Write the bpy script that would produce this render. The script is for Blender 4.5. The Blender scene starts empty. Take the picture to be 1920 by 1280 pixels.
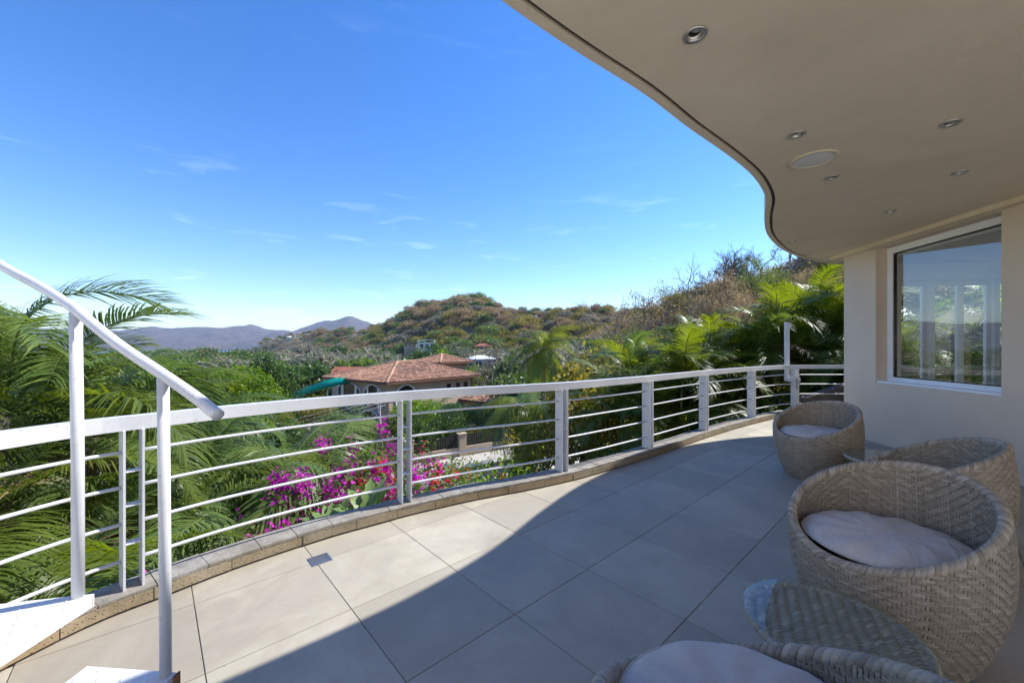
import bpy, bmesh, math, random
import numpy as np
from mathutils import Vector, Matrix, Euler

R = math.radians
SC = bpy.context.scene
COL = SC.collection

# ------------------------------------------------------------------ camera, sky, sun, exposure
CAM_H = 1.36
cam_d = bpy.data.cameras.new('camera')
cam_d.sensor_width = 36.0
cam_d.lens = 36.0 * 739.0 / 1920.0
cam_d.shift_y = 9.0 / 1920.0
cam_d.clip_start = 0.05
cam_d.clip_end = 60000
cam = bpy.data.objects.new('camera', cam_d)
COL.objects.link(cam)
cam.location = (0, 0, CAM_H)
cam.rotation_euler = (R(90), 0, 0)
SC.camera = cam

SUN_AZ = 25.0      # degrees from +X towards +Y
SUN_EL = 46.0
SKY_STRENGTH = 0.14
world = bpy.data.worlds.new('World')
SC.world = world
world.use_nodes = True
wn, wl = world.node_tree.nodes, world.node_tree.links
wn.clear()
w_out = wn.new('ShaderNodeOutputWorld')
w_bg = wn.new('ShaderNodeBackground')
w_sky = wn.new('ShaderNodeTexSky')
w_sky.sky_type = 'NISHITA'
w_sky.sun_disc = False
w_sky.sun_elevation = R(SUN_EL)
w_sky.sun_rotation = R(90 - SUN_AZ)
w_sky.altitude = 40
w_sky.air_density = 1.0
w_sky.dust_density = 0.0
w_sky.ozone_density = 2.6
w_bg.inputs['Strength'].default_value = SKY_STRENGTH
w_hs = wn.new('ShaderNodeHueSaturation')
w_hs.inputs['Saturation'].default_value = 1.32
w_hs.inputs['Value'].default_value = 0.70
w_hs.inputs['Hue'].default_value = 0.511
# thin wisps of cirrus, low over the far hills
w_tc = wn.new('ShaderNodeTexCoord')
w_map = wn.new('ShaderNodeMapping')
w_map.inputs['Scale'].default_value = (2.2, 2.2, 15.0)
w_map.inputs['Rotation'].default_value = (0.0, R(9), R(20))
w_n = wn.new('ShaderNodeTexNoise')
w_n.inputs['Scale'].default_value = 2.3
w_n.inputs['Detail'].default_value = 7
w_n.inputs['Roughness'].default_value = 0.62
w_n.inputs['Distortion'].default_value = 0.6
w_cr = wn.new('ShaderNodeMapRange')
w_cr.inputs['From Min'].default_value = 0.58
w_cr.inputs['From Max'].default_value = 0.80
w_cr.inputs['To Max'].default_value = 0.45
w_mix = wn.new('ShaderNodeMixRGB')
w_mix.inputs['Color2'].default_value = (4.6, 5.3, 6.2, 1)
wl.new(w_tc.outputs['Generated'], w_map.inputs['Vector'])
wl.new(w_map.outputs['Vector'], w_n.inputs['Vector'])
wl.new(w_n.outputs['Fac'], w_cr.inputs['Value'])
wl.new(w_sky.outputs['Color'], w_hs.inputs['Color'])
wl.new(w_hs.outputs['Color'], w_mix.inputs['Color1'])
w_sep = wn.new('ShaderNodeSeparateXYZ')
wl.new(w_tc.outputs['Generated'], w_sep.inputs[0])
w_low = wn.new('ShaderNodeMapRange')
w_low.inputs['From Min'].default_value = 0.12
w_low.inputs['From Max'].default_value = 0.38
w_low.inputs['To Min'].default_value = 1.0
w_low.inputs['To Max'].default_value = 0.08
wl.new(w_sep.outputs['Z'], w_low.inputs['Value'])
w_mul = wn.new('ShaderNodeMath')
w_mul.operation = 'MULTIPLY'
wl.new(w_cr.outputs['Result'], w_mul.inputs[0])
wl.new(w_low.outputs['Result'], w_mul.inputs[1])
wl.new(w_mul.outputs[0], w_mix.inputs['Fac'])
wl.new(w_mix.outputs['Color'], w_bg.inputs['Color'])
wl.new(w_bg.outputs['Background'], w_out.inputs['Surface'])

sun_d = bpy.data.lights.new('sun', 'SUN')
sun_d.energy = 3.1
sun_d.angle = R(0.55)
sun_d.color = (1.0, 0.975, 0.935)
sun = bpy.data.objects.new('sun', sun_d)
COL.objects.link(sun)
to_sun = Vector((math.cos(R(SUN_AZ)) * math.cos(R(SUN_EL)), math.sin(R(SUN_AZ)) * math.cos(R(SUN_EL)), math.sin(R(SUN_EL))))
sun.rotation_euler = to_sun.to_track_quat('Z', 'Y').to_euler()
sun.location = to_sun * 50

SC.view_settings.view_transform = 'Standard'
SC.view_settings.look = 'None'
SC.view_settings.gamma = 1.0
SC.view_settings.use_curve_mapping = False
SC.view_settings.exposure = 1.40
SC.render.engine = 'CYCLES'
SC.cycles.use_denoising = True
SC.cycles.max_bounces = 8
SC.cycles.diffuse_bounces = 6
SC.cycles.glossy_bounces = 3
SC.cycles.transmission_bounces = 4
SC.cycles.transparent_max_bounces = 10
SC.cycles.volume_bounces = 0
SC.cycles.caustics_reflective = False
SC.cycles.caustics_refractive = False
SC.cycles.sample_clamp_indirect = 6.0

# ------------------------------------------------------------------ materials
MATS = {}


class NT:
    """small wrapper to write node trees briefly"""
    def __init__(self, name):
        self.m = bpy.data.materials.new(name)
        self.m.use_nodes = True
        self.t = self.m.node_tree
        self.n, self.l = self.t.nodes, self.t.links
        self.b = self.n['Principled BSDF']
        self.out = self.n['Material Output']

    def new(self, kind, **kw):
        nd = self.n.new(kind)
        for k, v in kw.items():
            if hasattr(nd, k):
                setattr(nd, k, v)
            else:
                nd.inputs[k.replace('_', ' ')].default_value = v
        return nd

    def link(self, a, b):
        self.l.new(a, b)

    def noise(self, scale, detail=4, rough=0.55, coord='Object', dist=0.0, sc3=None):
        tc = self.new('ShaderNodeTexCoord') if coord != 'World' else self.new('ShaderNodeNewGeometry')
        src = tc.outputs[coord] if coord != 'World' else tc.outputs['Position']
        if sc3:
            mp = self.new('ShaderNodeMapping')
            mp.inputs['Scale'].default_value = sc3
            self.link(src, mp.inputs['Vector'])
            src = mp.outputs['Vector']
        nz = self.new('ShaderNodeTexNoise')
        nz.inputs['Scale'].default_value = scale
        nz.inputs['Detail'].default_value = detail
        nz.inputs['Roughness'].default_value = rough
        nz.inputs['Distortion'].default_value = dist
        self.link(src, nz.inputs['Vector'])
        return nz.outputs['Fac']

    def ramp(self, fac, stops):
        r = self.new('ShaderNodeValToRGB')
        e = r.color_ramp.elements
        while len(e) < len(stops):
            e.new(0.5)
        for i, (p, c) in enumerate(stops):
            e[i].position = p
            e[i].color = (*c, 1) if len(c) == 3 else c
        self.link(fac, r.inputs['Fac'])
        return r.outputs['Color']

    def mix(self, fac, a, b, mode='MIX'):
        m = self.new('ShaderNodeMixRGB', blend_type=mode)
        for s, v in (('Fac', fac), ('Color1', a), ('Color2', b)):
            if isinstance(v, (int, float)):
                m.inputs[s].default_value = v
            elif isinstance(v, tuple):
                m.inputs[s].default_value = (*v, 1)
            else:
                self.link(v, m.inputs[s])
        return m.outputs['Color']

    def math(self, op, a, b=0.0):
        m = self.new('ShaderNodeMath', operation=op)
        for i, v in enumerate((a, b)):
            if isinstance(v, (int, float)):
                m.inputs[i].default_value = v
            else:
                self.link(v, m.inputs[i])
        return m.outputs[0]

    def maprange(self, v, a, b, c=0.0, d=1.0):
        m = self.new('ShaderNodeMapRange')
        self.link(v, m.inputs['Value'])
        for k, q in (('From Min', a), ('From Max', b), ('To Min', c), ('To Max', d)):
            m.inputs[k].default_value = q
        return m.outputs['Result']

    def bump(self, h, strength=0.3, dist=0.01):
        bp = self.new('ShaderNodeBump')
        bp.inputs['Strength'].default_value = strength
        bp.inputs['Distance'].default_value = dist
        self.link(h, bp.inputs['Height'])
        self.link(bp.outputs['Normal'], self.b.inputs['Normal'])
        return bp

    def base(self, c):
        if isinstance(c, tuple):
            self.b.inputs['Base Color'].default_value = (*c, 1)
        else:
            self.link(c, self.b.inputs['Base Color'])

    def rough(self, v):
        if isinstance(v, (int, float)):
            self.b.inputs['Roughness'].default_value = v
        else:
            self.link(v, self.b.inputs['Roughness'])

    def attr(self, name):
        a = self.new('ShaderNodeAttribute', attribute_name=name)
        return a.outputs['Fac']

    def rnd(self):
        return self.new('ShaderNodeObjectInfo').outputs['Random']

    def spec(self, v):
        self.b.inputs['Specular IOR Level'].default_value = v


def m_plain(name, col, rough=0.6, metal=0.0, var=0.12, nscale=6.0, bump=0.0, bscale=80.0, bdist=0.002, coord='Object'):
    k = NT(name)
    f = k.noise(nscale, 5, coord=coord)
    lo = tuple(c * (1 - var) for c in col)
    hi = tuple(min(1, c * (1 + var)) for c in col)
    k.base(k.ramp(f, [(0.3, lo), (0.7, hi)]))
    k.rough(rough)
    k.b.inputs['Metallic'].default_value = metal
    if bump:
        k.bump(k.noise(bscale, 3, coord=coord), bump, bdist)
    MATS[name] = k.m
    return k.m


def m_leaf(name, dark, mid, light, trans=0.45, rough=0.42, tcol=None, tip=None, spec=0.4):
    """foliage: colour by a per-leaf 'tint' value, light partly passes through the blade"""
    k = NT(name)
    t = k.attr('tint')
    r = k.rnd()
    tt = k.math('ADD', k.math('MULTIPLY', t, 0.8), k.math('MULTIPLY', r, 0.2))
    stops = [(0.05, dark), (0.5, mid), (0.92, light)]
    if tip:
        stops.append((0.985, tip))
    c = k.ramp(tt, stops)
    k.base(c)
    k.rough(rough)
    k.spec(spec)
    tr = k.new('ShaderNodeBsdfTranslucent')
    hs = k.new('ShaderNodeHueSaturation')
    hs.inputs['Saturation'].default_value = 1.12
    hs.inputs['Value'].default_value = 1.5
    hs.inputs['Hue'].default_value = 0.485
    k.link(c, hs.inputs['Color'])
    k.link(hs.outputs['Color'], tr.inputs['Color'])
    mx = k.new('ShaderNodeMixShader')
    mx.inputs['Fac'].default_value = trans
    k.link(k.b.outputs[0], mx.inputs[1])
    k.link(tr.outputs[0], mx.inputs[2])
    k.link(mx.outputs[0], k.out.inputs['Surface'])
    MATS[name] = k.m
    return k.m


def m_glass(name, tint=(1, 1, 1), refl=1.0, ior=1.5, slab=False):
    k = NT(name)
    k.n.remove(k.b)
    tr = k.new('ShaderNodeBsdfTransparent')
    tr.inputs['Color'].default_value = (*tint, 1)
    gl = k.new('ShaderNodeBsdfGlossy')
    gl.inputs['Roughness'].default_value = 0.0
    lw = k.new('ShaderNodeLayerWeight')
    f0 = ((ior - 1) / (ior + 1)) ** 2
    fres = k.math('ADD', f0, k.math('MULTIPLY', k.math('POWER', lw.outputs['Facing'], 5.0), 1 - f0))
    lw.inputs['Blend'].default_value = 0.5
    mx = k.new('ShaderNodeMixShader')
    bk = k.new('ShaderNodeNewGeometry').outputs['Backfacing'] if slab else 0.0
    f = k.math('MULTIPLY', k.math('MULTIPLY', fres, refl), k.math('SUBTRACT', 1.0, bk))
    k.link(f, mx.inputs['Fac'])
    k.link(tr.outputs[0], mx.inputs[1])
    k.link(gl.outputs[0], mx.inputs[2])
    k.link(mx.outputs[0], k.out.inputs['Surface'])
    MATS[name] = k.m
    return k.m


# foliage
m_leaf('palm', (0.047, 0.088, 0.019), (0.115, 0.182, 0.041), (0.230, 0.270, 0.068), .42, .42, tip=(.34, .22, .07), spec=.45)
m_leaf('palm_yellow', (.06, .095, .014), (.13, .18, .024), (.24, .27, .04), .5, .42, tip=(.42, .26, .06), spec=.45)
m_leaf('palm_dry', (.16, .11, .05), (.30, .21, .10), (.42, .32, .18), .3, .6)
m_leaf('leaf_bright', (0.065, 0.124, 0.016), (0.143, 0.247, 0.026), (0.247, 0.351, 0.046), .5, .45)
m_leaf('leaf_dark', (0.024, 0.054, 0.016), (0.054, 0.108, 0.027), (0.115, 0.176, 0.041), .4, .42)
m_leaf('leaf_mid', (0.047, 0.088, 0.019), (0.101, 0.169, 0.035), (0.203, 0.257, 0.068), .45, .45)
m_leaf('leaf_olive', (0.085, 0.086, 0.018), (0.195, 0.182, 0.036), (0.351, 0.305, 0.065), .45, .5)
m_leaf('leaf_dry', (0.149, 0.108, 0.061), (0.284, 0.209, 0.108), (0.405, 0.338, 0.169), .35, .65)
m_leaf('leaf_grey', (0.138, 0.132, 0.098), (0.218, 0.207, 0.149), (0.299, 0.287, 0.196), .3, .7)
m_leaf('leaf_big', (.10, .16, .04), (.18, .27, .08), (.30, .38, .15), .35, .4)
m_leaf('bract_magenta', (.32, .012, .22), (.55, .03, .40), (.75, .10, .58), .4, .6)
m_leaf('bract_pink', (.55, .01, .25), (.75, .03, .38), (.85, .12, .5), .4, .6)
m_leaf('bract_red', (.45, .02, .02), (.65, .05, .05), (.75, .12, .10), .4, .6)
m_leaf('bract_orange', (.6, .13, .02), (.75, .24, .04), (.8, .38, .08), .4, .6)
m_leaf('agave', (.06, .09, .07), (.10, .14, .10), (.17, .21, .15), .1, .5)
m_plain('bark', (.16, .125, .09), .9, var=.35, nscale=9, bump=.6, bscale=40, bdist=.01)
m_plain('bark_pale', (.30, .26, .21), .9, var=.3, nscale=5, bump=.4, bscale=30, bdist=.01)
m_plain('palm_trunk', (.20, .165, .12), .9, var=.3, nscale=8, bump=.6, bscale=25, bdist=.02)
m_plain('cane', (.22, .24, .09), .6, var=.3, nscale=5)

# metal, plaster, stone
k = NT('white_paint')
f = k.noise(3.0, 6, .6, 'World')
c = k.ramp(f, [(.3, (.56, .565, .575)), (.7, (.68, .68, .685))])
f2 = k.noise(38.0, 4, .7, 'World')
k.base(k.mix(k.maprange(f2, .62, .76), c, (.36, .29, .21)))
k.rough(.38)
k.bump(k.noise(60, 3, coord='World'), .12, .002)
MATS['white_paint'] = k.m
m_plain('pvc', (.80, .81, .83), .3, var=.03)
m_plain('rust', (.23, .085, .03), .9, var=.5, nscale=40, bump=.6, bscale=120)

k = NT('plaster')
f = k.noise(1.6, 6, .6, 'World')
c = k.ramp(f, [(.25, (.585, .485, .38)), (.75, (.655, .55, .44))])
k.base(c)
k.rough(.92)
k.bump(k.noise(150, 4, .7, 'World'), .5, .004)
MATS['plaster'] = k.m

k = NT('soffit_plaster')
f = k.noise(1.0, 8, .68, 'World', dist=.9)
c = k.ramp(f, [(.28, (.64, .55, .405)), (.5, (.72, .615, .46)), (.72, (.78, .68, .52))])
f2 = k.noise(170, 3, .6, 'World')
k.base(k.mix(.12, c, k.ramp(f2, [(.3, (.45, .37, .27)), (.7, (.80, .68, .53))])))
k.rough(.95)
k.bump(k.math('ADD', f2, k.math('MULTIPLY', k.noise(14, 4, .6, 'World', dist=.8), .35)), .5, .005)
MATS['soffit_plaster'] = k.m
m_plain('groove', (.12, .105, .09), .95)

k = NT('tile')
r = k.rnd()
f = k.noise(2.1, 7, .62, 'World', dist=.6)
c = k.ramp(f, [(.25, (.30, .268, .205)), (.5, (.40, .360, .282)), (.75, (.51, .462, .370))])
c = k.mix(k.math('MULTIPLY', r, .75), c, (.30, .268, .208))
f2 = k.noise(5.0, 8, .7, 'World', dist=1.2, sc3=(1.0, 2.2, 1))
c = k.mix(k.maprange(f2, .58, .75, 0, .35), c, (.51, .46, .375))
# brown run-off stains along the kerb by the stairs
g = k.new('ShaderNodeNewGeometry')
vd = k.new('ShaderNodeVectorMath', operation='DISTANCE')
k.link(g.outputs['Position'], vd.inputs[0])
vd.inputs[1].default_value = (-1.8, 1.8, 0)
near = k.maprange(vd.outputs['Value'], .3, 1.35, 1, 0)
f3 = k.noise(3.2, 8, .68, 'World', dist=1.5, sc3=(1, .6, 1))
st = k.math('MULTIPLY', near, k.maprange(f3, .38, .62, 0, .8))
c = k.mix(st, c, (.285, .245, .19))
f5 = k.noise(55, 2, .5, 'World')
c = k.mix(k.maprange(f5, .735, .76, 0, .8), c, (.08, .07, .06))
k.base(c)
k.rough(k.maprange(f, .3, .7, .55, .7))
k.spec(.3)
k.bump(f2, .06, .002)
MATS['tile'] = k.m
m_plain('deck_bounce', (.74, .68, .58), .8, var=.06, nscale=1.5)
m_plain('bounce_stucco', (.80, .72, .60), .9, var=.04, nscale=1.0)
m_plain('grout', (.10, .09, .08), .95)

k = NT('kerb_stone')
r = k.rnd()
f = k.noise(9, 6, .65, 'World')
c = k.ramp(f, [(.28, (.14, .128, .108)), (.5, (.25, .232, .20)), (.75, (.38, .36, .32))])
c = k.mix(k.math('MULTIPLY', r, .35), c, (.24, .19, .125))
vo = k.new('ShaderNodeTexVoronoi')
vo.inputs['Scale'].default_value = 95
k.link(k.new('ShaderNodeNewGeometry').outputs['Position'], vo.inputs['Vector'])
pore = k.maprange(vo.outputs['Distance'], .12, .32)
c = k.mix(k.math('MULTIPLY', k.math('SUBTRACT', 1.0, pore), .7), c, (.07, .06, .05))
k.base(c)
k.rough(.95)
bp = k.bump(pore, .6, .004)
MATS['kerb_stone'] = k.m

k = NT('kerb_face')
r = k.rnd()
f = k.noise(7, 6, .65, 'World')
c = k.ramp(f, [(.28, (.20, .165, .11)), (.5, (.31, .26, .18)), (.75, (.40, .35, .26))])
c = k.mix(k.math('MULTIPLY', r, .55), c, (.30, .185, .08))
vo = k.new('ShaderNodeTexVoronoi')
vo.inputs['Scale'].default_value = 75
k.link(k.new('ShaderNodeNewGeometry').outputs['Position'], vo.inputs['Vector'])
pore = k.maprange(vo.outputs['Distance'], .12, .32)
c = k.mix(k.math('MULTIPLY', k.math('SUBTRACT', 1.0, pore), .6), c, (.06, .05, .04))
k.base(c)
k.rough(.95)
k.bump(pore, .7, .005)
MATS['kerb_face'] = k.m

# furniture
k = NT('rattan')
t = k.attr('tint')
c = k.ramp(t, [(0, (.15, .118, .082)), (.5, (.28, .232, .172)), (1, (.47, .405, .32))])
f = k.noise(60, 3, .6, 'Object', sc3=(1, 1, 6))
c = k.mix(.35, c, k.ramp(f, [(.3, (.20, .165, .12)), (.7, (.48, .42, .335))]))
k.base(c)
k.rough(.5)
k.bump(f, .2, .001)
MATS['rattan'] = k.m
m_plain('rattan_core', (.10, .078, .052), .9, var=.2)
k = NT('cushion')
f = k.noise(5, 5, .6)
k.base(k.ramp(f, [(.3, (.45, .40, .36)), (.7, (.51, .455, .41))]))
k.rough(.9)
f2 = k.noise(320, 2)
f3 = k.noise(5.5, 3, .5, 'Object', dist=2.2, sc3=(1, 2.4, 1))
k.bump(k.math('ADD', k.math('MULTIPLY', f2, .03), f3), .5, .02)
k.b.inputs['Sheen Weight'].default_value = .2
MATS['cushion'] = k.m
m_glass('table_glass', (.94, .975, .96), 1.2, 1.5, True)
m_glass('window_glass', (.94, .97, .97), 4.2, 1.55)
m_glass('door_glass', (.97, .98, .98), .8)
m_plain('steel', (.50, .48, .44), .38, metal=1.0, var=.06)
m_plain('lamp_glass', (.70, .68, .62), .12, var=.05)
m_plain('lamp_well', (.07, .06, .05), .4)
m_plain('cream', (.62, .55, .38), .5, var=.03)
m_plain('speaker_cloth', (.66, .65, .62), .8, var=.03, bump=.3, bscale=400, bdist=.001)
m_plain('room_white', (.84, .85, .87), .9, var=.02)
m_plain('room_floor', (.36, .35, .33), .4, var=.06)
k = NT('curtain')
k.base((.78, .79, .78))
k.rough(.9)
tr = k.new('ShaderNodeBsdfTranslucent')
tr.inputs['Color'].default_value = (.8, .8, .78, 1)
mx = k.new('ShaderNodeMixShader')
mx.inputs['Fac'].default_value = .5
k.link(k.b.outputs[0], mx.inputs[1])
k.link(tr.outputs[0], mx.inputs[2])
k.link(mx.outputs[0], k.out.inputs['Surface'])
MATS['curtain'] = k.m

# setting
k = NT('earth')
f = k.noise(.35, 8, .65, 'World')
f2 = k.noise(6, 5, .6, 'World')
c = k.ramp(f, [(.3, (.10, .085, .05)), (.55, (.16, .13, .08)), (.75, (.11, .12, .045))])
c = k.mix(.4, c, k.ramp(f2, [(.3, (.06, .055, .03)), (.7, (.2, .17, .11))]))
k.base(c)
k.rough(1)
k.bump(f2, .6, .08)
MATS['earth'] = k.m
k = NT('mountain')
f = k.noise(.0022, 9, .62, 'World')
f2 = k.noise(.012, 7, .65, 'World')
c = k.ramp(f, [(.32, (.045, .05, .03)), (.5, (.115, .085, .06)), (.68, (.18, .13, .09))])
c = k.mix(.5, c, k.ramp(f2, [(.35, (.04, .045, .028)), (.65, (.17, .125, .085))]))
k.base(c)
k.rough(1)
k.spec(0)
k.bump(f2, .8, 40)
MATS['mountain'] = k.m
k = NT('sea')
k.base((.015, .12, .22))
k.rough(.25)
k.bump(k.noise(.25, 5, coord='World'), .4, .5)
MATS['sea'] = k.m
k = NT('road')
f = k.noise(1.2, 7, .6, 'World')
f2 = k.noise(60, 3, .6, 'World')
c = k.ramp(f, [(.3, (.32, .30, .27)), (.7, (.45, .43, .39))])
k.base(k.mix(.2, c, k.ramp(f2, [(.3, (.2, .19, .17)), (.7, (.55, .53, .5))])))
k.rough(.9)
MATS['road'] = k.m
m_plain('pavement', (.40, .37, .32), .9, var=.18, nscale=2)
m_plain('garden_wall', (.46, .35, .25), .9, var=.1, nscale=.8, bump=.3, bscale=30)
m_plain('house_wall', (.42, .30, .205), .9, var=.08, nscale=.6)
m_plain('house_trim', (.72, .70, .66), .7, var=.05)
m_plain('fascia', (.13, .055, .035), .7, var=.2)
m_plain('dark_glass', (.02, .018, .016), .15, var=.2)
m_plain('dark_slats', (.035, .028, .022), .8, var=.3)
k = NT('roof_tile')
t = k.attr('tint')
c = k.ramp(t, [(0, (.10, .055, .035)), (.25, (.24, .11, .06)), (.6, (.38, .19, .105)), (1, (.50, .30, .19))])
f = k.noise(.55, 5, .6, 'World')
k.base(k.mix(k.maprange(f, .5, .68, 0, .6), c, (.12, .075, .055)))
k.rough(.9)
MATS['roof_tile'] = k.m
m_plain('roof_red', (.30, .10, .055), .8, var=.15, nscale=1)
m_plain('roof_white', (.72, .73, .74), .6, var=.04)
m_plain('roof_brown', (.14, .085, .06), .8, var=.2)
m_plain('far_wall', (.66, .65, .62), .9, var=.06)
m_plain('far_wall_tan', (.42, .33, .24), .9, var=.06)
m_plain('teal_plastic', (.0, .42, .33), .3, var=.06)
m_plain('pole_wood', (.30, .28, .25), .9, var=.25, nscale=6)
m_plain('wire', (.28, .28, .28), .6, var=.1)
m_plain('dark_stone', (.12, .095, .08), .9, var=.2)


# ------------------------------------------------------------------ mesh helpers
class MB:
    def __init__(self):
        self.v, self.f, self.t = [], [], []
        self.tint = 0.5

    def add(self, vs, fs, tint=None):
        o = len(self.v)
        self.v += [tuple(p) for p in vs]
        self.f += [tuple(i + o for i in q) for q in fs]
        self.t += [self.tint if tint is None else tint] * len(vs)

    def box(self, c, s, rz=0.0, rot=None):
        hx, hy, hz = s[0] / 2, s[1] / 2, s[2] / 2
        M = rot if rot is not None else Matrix.Rotation(rz, 3, 'Z')
        c = Vector(c)
        vs = [c + M @ Vector((x * hx, y * hy, z * hz)) for z in (-1, 1) for y in (-1, 1) for x in (-1, 1)]
        self.add(vs, [(0, 2, 3, 1), (4, 5, 7, 6), (0, 1, 5, 4), (2, 6, 7, 3), (0, 4, 6, 2), (1, 3, 7, 5)])

    def prism(self, poly, z0, z1):
        n = len(poly)
        vs = [(x, y, z0) for x, y in poly] + [(x, y, z1) for x, y in poly]
        fs = [tuple(range(n - 1, -1, -1)), tuple(range(n, 2 * n))]
        fs += [(i, (i + 1) % n, n + (i + 1) % n, n + i) for i in range(n)]
        self.add(vs, fs)

    def tube(self, pts, rad, n=8, cap=True, tint=None):
        pts = [Vector(p) for p in pts]
        m = len(pts)
        rad = [rad] * m if isinstance(rad, (int, float)) else rad
        vs, fs = [], []
        up = None
        for i, p in enumerate(pts):
            d = (pts[min(i + 1, m - 1)] - pts[max(i - 1, 0)])
            d = d.normalized() if d.length > 1e-9 else Vector((0, 0, 1))
            if up is None:
                up = d.orthogonal().normalized()
            else:
                up = (up - d * up.dot(d))
                up = up.normalized() if up.length > 1e-6 else d.orthogonal().normalized()
            w = d.cross(up)
            for k in range(n):
                a = 2 * math.pi * k / n
                vs.append(p + (up * math.cos(a) + w * math.sin(a)) * rad[i])
        for i in range(m - 1):
            for k in range(n):
                k2 = (k + 1) % n
                fs.append((i * n + k, i * n + k2, (i + 1) * n + k2, (i + 1) * n + k))
        if cap:
            fs.append(tuple(range(n - 1, -1, -1)))
            fs.append(tuple((m - 1) * n + k for k in range(n)))
        self.add(vs, fs, tint)

    def lathe(self, prof, n=32, c=(0, 0, 0)):
        vs, fs = [], []
        m = len(prof)
        for r, z in prof:
            for k in range(n):
                a = 2 * math.pi * k / n
                vs.append((c[0] + r * math.cos(a), c[1] + r * math.sin(a), c[2] + z))
        for i in range(m - 1):
            for k in range(n):
                k2 = (k + 1) % n
                fs.append((i * n + k, i * n + k2, (i + 1) * n + k2, (i + 1) * n + k))
        self.add(vs, fs)

    def mesh(self, name, smooth=False):
        me = bpy.data.meshes.new(name)
        me.from_pydata(self.v, [], self.f)
        if smooth:
            me.polygons.foreach_set('use_smooth', [True] * len(me.polygons))
        a = me.attributes.new('tint', 'FLOAT', 'POINT')
        a.data.foreach_set('value', self.t)
        me.update()
        return me

    def build(self, name, mat, parent=None, smooth=False, world=True):
        """one mesh object; with a parent, world coordinates are made local to the parent's place"""
        if parent is not None and world:
            o = parent_loc(parent)
            self.v = [(x - o[0], y - o[1], z - o[2]) for x, y, z in self.v]
        me = self.mesh(name, smooth)
        return place(name, me, mat, parent)


def parent_loc(p):
    l = Vector((0, 0, 0))
    while p is not None:
        l = l + Vector(p.location)
        p = p.parent
    return l


def place(name, me, mat, parent=None, loc=None, rot=None, scale=None):
    o = bpy.data.objects.new(name, me)
    COL.objects.link(o)
    if mat is not None:
        if len(me.materials) == 0:
            me.materials.append(MATS[mat])
        elif me.materials[0] != MATS[mat]:
            o.material_slots[0].link = 'OBJECT'
            o.material_slots[0].material = MATS[mat]
    if parent is not None:
        o.parent = parent
    if loc is not None:
        o.location = loc
    if rot is not None:
        o.rotation_euler = rot
    if scale is not None:
        o.scale = (scale,) * 3 if isinstance(scale, (int, float)) else scale
    return o


def empty(name, loc=(0, 0, 0), rz=0.0):
    o = bpy.data.objects.new(name, None)
    o.empty_display_size = .1
    COL.objects.link(o)
    o.location = loc
    o.rotation_euler = (0, 0, rz)
    return o


def tag(o, label=None, cat=None, group=None, kind=None):
    if label:
        o['label'] = label
    if cat:
        o['category'] = cat
    if group:
        o['group'] = group
    if kind:
        o['kind'] = kind
    return o


def np_mesh(name, V, F, tint=None, smooth=False):
    """mesh from numpy arrays, all faces with the same number of corners"""
    me = bpy.data.meshes.new(name)
    V = np.asarray(V, dtype=np.float32)
    F = np.asarray(F, dtype=np.int32)
    me.vertices.add(len(V))
    me.vertices.foreach_set('co', V.ravel())
    me.loops.add(F.size)
    me.loops.foreach_set('vertex_index', F.ravel())
    me.polygons.add(len(F))
    me.polygons.foreach_set('loop_start', np.arange(0, F.size, F.shape[1], dtype=np.int32))
    if smooth:
        me.polygons.foreach_set('use_smooth', np.ones(len(F), dtype=bool))
    a = me.attributes.new('tint', 'FLOAT', 'POINT')
    a.data.foreach_set('value', np.full(len(V), .5, dtype=np.float32) if tint is None else np.asarray(tint, dtype=np.float32))
    me.update(calc_edges=True)
    return me


def catmull(pts, per=16):
    P = [np.array(p, float) for p in pts]
    P = [2 * P[0] - P[1]] + P + [2 * P[-1] - P[-2]]
    out = []
    for i in range(1, len(P) - 2):
        for k in range(per):
            t = k / per
            out.append(.5 * ((2 * P[i]) + (-P[i - 1] + P[i + 1]) * t + (2 * P[i - 1] - 5 * P[i] + 4 * P[i + 1] - P[i + 2]) * t * t
                             + (-P[i - 1] + 3 * P[i] - 3 * P[i + 1] + P[i + 2]) * t ** 3))
    out.append(P[-2])
    return np.array(out)


def smooth_curve(c, it):
    c = c.copy()
    for _ in range(it):
        c[1:-1] = .25 * c[:-2] + .5 * c[1:-1] + .25 * c[2:]
    return c


class Path:
    """plan curve with arc length; side > 0 lies outside the terrace (left of travel)"""
    def __init__(self, pts):
        self.p = np.array(pts)
        self.s = np.r_[0, np.cumsum(np.hypot(*np.diff(self.p, axis=0).T))]
        self.L = self.s[-1]

    def at(self, s, off=0.0):
        x = np.interp(s, self.s, self.p[:, 0])
        y = np.interp(s, self.s, self.p[:, 1])
        e = .04
        x0, x1 = np.interp([s - e, s + e], self.s, self.p[:, 0])
        y0, y1 = np.interp([s - e, s + e], self.s, self.p[:, 1])
        d = np.array([x1 - x0, y1 - y0])
        d /= max(np.hypot(*d), 1e-9)
        return np.array([x - d[1] * off, y + d[0] * off]), d

    def s_at_ratio(self, ratio):
        """arc length where x / y equals a ratio (the curve is single valued in it)"""
        q = self.p[:, 0] / np.maximum(self.p[:, 1], .05)
        ok = self.p[:, 1] > .5
        return float(np.interp(ratio, q[ok], self.s[ok]))


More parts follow.
